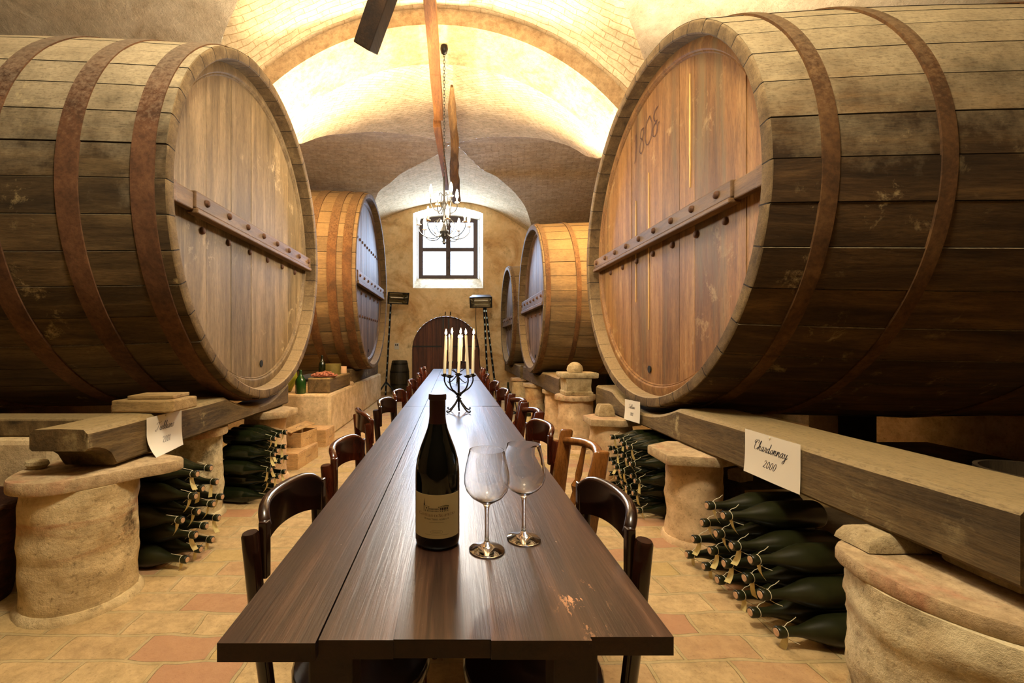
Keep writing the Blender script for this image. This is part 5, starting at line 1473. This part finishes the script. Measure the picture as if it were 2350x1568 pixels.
plainbottle('dark bottle standing on the cracked timber block, left of the plate', (-1.875, 6.36, 0.757), 0.048, 0.29, 'glass_dark')
plainbottle('bright green bottle with a slim neck at the front corner of the plinth', (-2.015, 5.87, 0.555), 0.068, 0.31, 'glass_clear_green', neck=0.24)
plainbottle('yellowish green bottle leaning behind the bright green bottle', (-2.26, 6.02, 0.59), 0.07, 0.36, 'glass_yellow', (0, 0.45, 0), neck=0.17)
plainbottle('dark green bottle standing in the gap behind the third left pillar', (-1.965, 5.05, 0.0), 0.06, 0.52, 'glass_dark')
pt = thing('fruit_plate', 'plate heaped with reddish dried fruit on the cracked timber block', 'plate', (-1.77, 6.10, 0.757))
b = MB(); b.lathe([(0.0, 0.0), (0.10, 0.0), (0.18, 0.014), (0.185, 0.018), (0.10, 0.010), (0.0, 0.008)], 32, cap=False); b.build('dish', M['nuts'], pt)
b = MB()
for k in range(90):
    q = rnd.uniform(0, 2*PI); rr = 0.165*math.sqrt(rnd.random()); hh = 0.055*(1-(rr/0.175)**2)*rnd.uniform(0.5, 1)
    s_ = rnd.uniform(0.012, 0.02)
    b.lathe([(0.0, -s_), (s_*0.8, -s_*0.5), (s_, 0.0), (s_*0.7, s_*0.6), (0.0, s_*0.8)], 7, tint=rnd.random(), M=T(rr*math.cos(q), rr*math.sin(q), 0.02+hh) @ R(rnd.uniform(0, 1), 'X'), cap=False)
fo = b.build('dried_fruit', M['nuts'], pt); fo['kind'] = 'stuff'
tn = thing('round_tin', 'olive round lidded tin behind the fruit plate on the timber block', 'tin', (-1.79, 6.60, 0.757))
b = MB(); b.lathe([(0.0, 0), (0.118, 0), (0.118, 0.085), (0.0, 0.085)], 36); b.build('tin_body', M['tin'], tn)
b = MB(); b.lathe([(0.123, 0.075), (0.123, 0.155), (0.118, 0.16), (0.0, 0.162), (0.0, 0.086), (0.119, 0.0855)], 36, cap=False); b.build('lid', M['tin'], tn)
b = MB(); b.lathe([(0.0, 0), (0.052, 0), (0.055, 0.004), (0.058, 0.105), (0.054, 0.106), (0.050, 0.01), (0.0, 0.01)], 28, cap=False); o = b.build('cream_cup', M['cream']); o.location = (-1.70, 6.86, 0.757); tag(o, 'cream coloured cup at the right end of the timber block', 'cup')
b = MB(); b.lathe([(0.0, 0), (0.05, 0.0), (0.055, 0.03), (0.03, 0.055), (0.0, 0.06)], 9); o = b.build('brick_fragment', M['slab'], smooth=False); o.location = (-1.64, 7.12, 0.555); o.rotation_euler = (0,0,0.5); tag(o, 'small orange brick fragment on the edge of the left plinth', 'brick fragment')

# wicker basket, far left
bk = thing('wicker_basket', 'dark wicker basket at the left edge behind the nearest pillar', 'basket', (-2.275, 2.08, 0))
b = MB(); rg = []
for k in range(30):
    z = 0.46*k/29; r_ = 0.15+0.075*(k/29)**0.8
    rg.append([(r_*(1+0.028*math.sin(j*PI+k*PI))*math.cos(2*PI*j/48), r_*(1+0.028*math.sin(j*PI+k*PI))*math.sin(2*PI*j/48), z+0.004*math.sin(j*PI)) for j in range(48)])
for k in range(29, -1, -4):
    z = 0.46*k/29+0.012; r_ = 0.135+0.075*(k/29)**0.8
    rg.append([(r_*math.cos(2*PI*j/48), r_*math.sin(2*PI*j/48), z) for j in range(48)])
b.loft(rg); b.build('woven_body', M['wicker'], bk, angle=80)
b = MB(); b.tube([(0.226*math.cos(q), 0.226*math.sin(q), 0.462+0.004*math.sin(q*20)) for q in lin(0, 2*PI, 60)[:-1]], 0.012, 8, closed=True); b.build('braided_rim', M['wicker'], bk)
b = MB(); b.loft([[(0.05*s_*math.cos(2*PI*j/12)*(1+0.2*nz(j, 1, 1)), 0.04*s_*math.sin(2*PI*j/12), z) for j in range(12)] for z, s_ in ((0, 0.7), (0.02, 1.0), (0.035, 0.9), (0.045, 0.5))])
o = b.build('loose_stone', M['stone']); o.location = (-1.965, 2.10, 0.620); tag(o, 'small round stone left of the carved beam end on the nearest pillar cap', 'stone')

# carved stones piled on the right pillar
def rough(name, label, loc, pts, zs, mat='stone', cat='stone', rot=0.0, group=None):
    b = MB(); P = []
    for (x0, y0), (x1, y1) in zip(pts, pts[1:]+pts[:1]):
        for u in (0, 0.25, 0.5, 0.75): P.append((x0+(x1-x0)*u, y0+(y1-y0)*u))
    b.loft([[(x*s_+0.008*nz(x*12, y*12, z*9+loc[0]), y*s_+0.008*nz(x*12+5, y*12, z*9), z) for x, y in P] for z, s_ in zs])
    o = b.build(name, M[mat], angle=45); o.location = loc; o.rotation_euler = (0, 0, rot)
    return tag(o, label, cat, group)
sq = lambda a_, c_: [(-a_, -c_), (a_, -c_), (a_, c_), (-a_, c_)]
rough('carved_stone', 'squared weathered stone at the bottom of the pile on the right pillar', (1.40, 5.08, 0.634), sq(0.15, 0.14), ((0, 1.0), (0.035, 1.02), (0.045, 0.93), (0.10, 0.92), (0.185, 0.97)), group='carved stones on the pillar')
rough('carved_stone', 'flat stone slab in the middle of the pile on the right pillar', (1.41, 5.08, 0.826), sq(0.20, 0.15), ((0, 0.96), (0.01, 1.0), (0.05, 1.0), (0.06, 0.98)), group='carved stones on the pillar')
b = MB(); b.lathe([(0.0, 0), (0.085, 0), (0.092, 0.03), (0.08, 0.07), (0.05, 0.10), (0.02, 0.112), (0.0, 0.114)], 20); o = b.build('carved_stone', M['stone']); o.location = (1.385, 5.06, 0.890); tag(o, 'rounded dome stone on top of the pile on the right pillar', 'stone', 'carved stones on the pillar')
rough('stone_wedge', 'pale stone resting on the pink pillar cap beside the right beam', (1.375, 4.03, 0.562), sq(0.07, 0.06), ((0, 1.0), (0.05, 0.95), (0.09, 0.8), (0.10, 0.7)), cat='stone')
rough('stone_block', 'pale stone under the cracked near end of the right beam', (1.70, 1.33, 0.512), sq(0.13, 0.10), ((0, 0.95), (0.01, 1.0), (0.04, 1.0), (0.052, 0.95)), cat='stone')
rough('brick_lump', 'single weathered brick lying on the ledge behind the grey pillar', (2.13, 3.3, 0.2), sq(0.07, 0.05), ((0, 0.97), (0.06, 1.0), (0.075, 0.93)), 'slab', 'brick', 0.4)
rough('ledge_board', 'short thick board lying on the dark ledge below the Chardonnay sheet', (2.20, 2.85, 0.2), sq(0.26, 0.12), ((0, 1.0), (0.035, 1.0), (0.04, 0.98)), 'blockwood', 'board', 0.1)
rough('mortar_lump', 'crumbling pale mortar lump on the large right pillar under the beam', (1.49, 1.55, 0.509), sq(0.10, 0.07), ((0, 1.0), (0.02, 0.95), (0.045, 0.8), (0.053, 0.6)), cat='stone')
tb = thing('wooden_tub', 'old round wooden tub in the dark behind the right beam', 'tub', (2.95, 2.22, 0))
b = MB(); b.lathe([(0.0, 0.02), (0.20, 0.0), (0.22, 0.02), (0.235, 0.57), (0.215, 0.57), (0.205, 0.08), (0.0, 0.07)], 40, cap=False); b.build('tub_body', M['tub'], tb, angle=40)
b = MB(); b.lathe([(0.234, 0.50), (0.241, 0.50), (0.242, 0.535), (0.235, 0.535)], 40, cap=False); b.build('hoop', M['rust_dull'], tb)
plainbottle('left of two dark bottles standing on the floor by the narrow right pillars', (1.02, 6.75, 0.0), 0.05, 0.36, 'glass_dark', group='dark bottles by the right pillars')
plainbottle('labelled right one of two dark bottles on the floor by the narrow right pillars', (1.10, 6.55, 0.0), 0.05, 0.35, 'glass_dark', group='dark bottles by the right pillars', lab=True)
plainbottle('dark bottle standing farther back, against the narrow far right pillar', (1.02, 8.25, 0.0), 0.06, 0.5, 'glass_dark')
b = MB(); b.tube([(1.0+0.10*math.cos(q), 7.6+0.10*math.sin(q), 0.012+0.02*(q % 2)) for q in lin(0, 9, 40)]+[(1.0, 7.75, 0.3), (1.05, 7.7, 0.33), (1.10, 7.6, 0.02)], 0.01, 6)
tag(b.build('loose_cable', M['black_metal']), 'black cable looped on the floor by the right wall of pillars', 'cable')
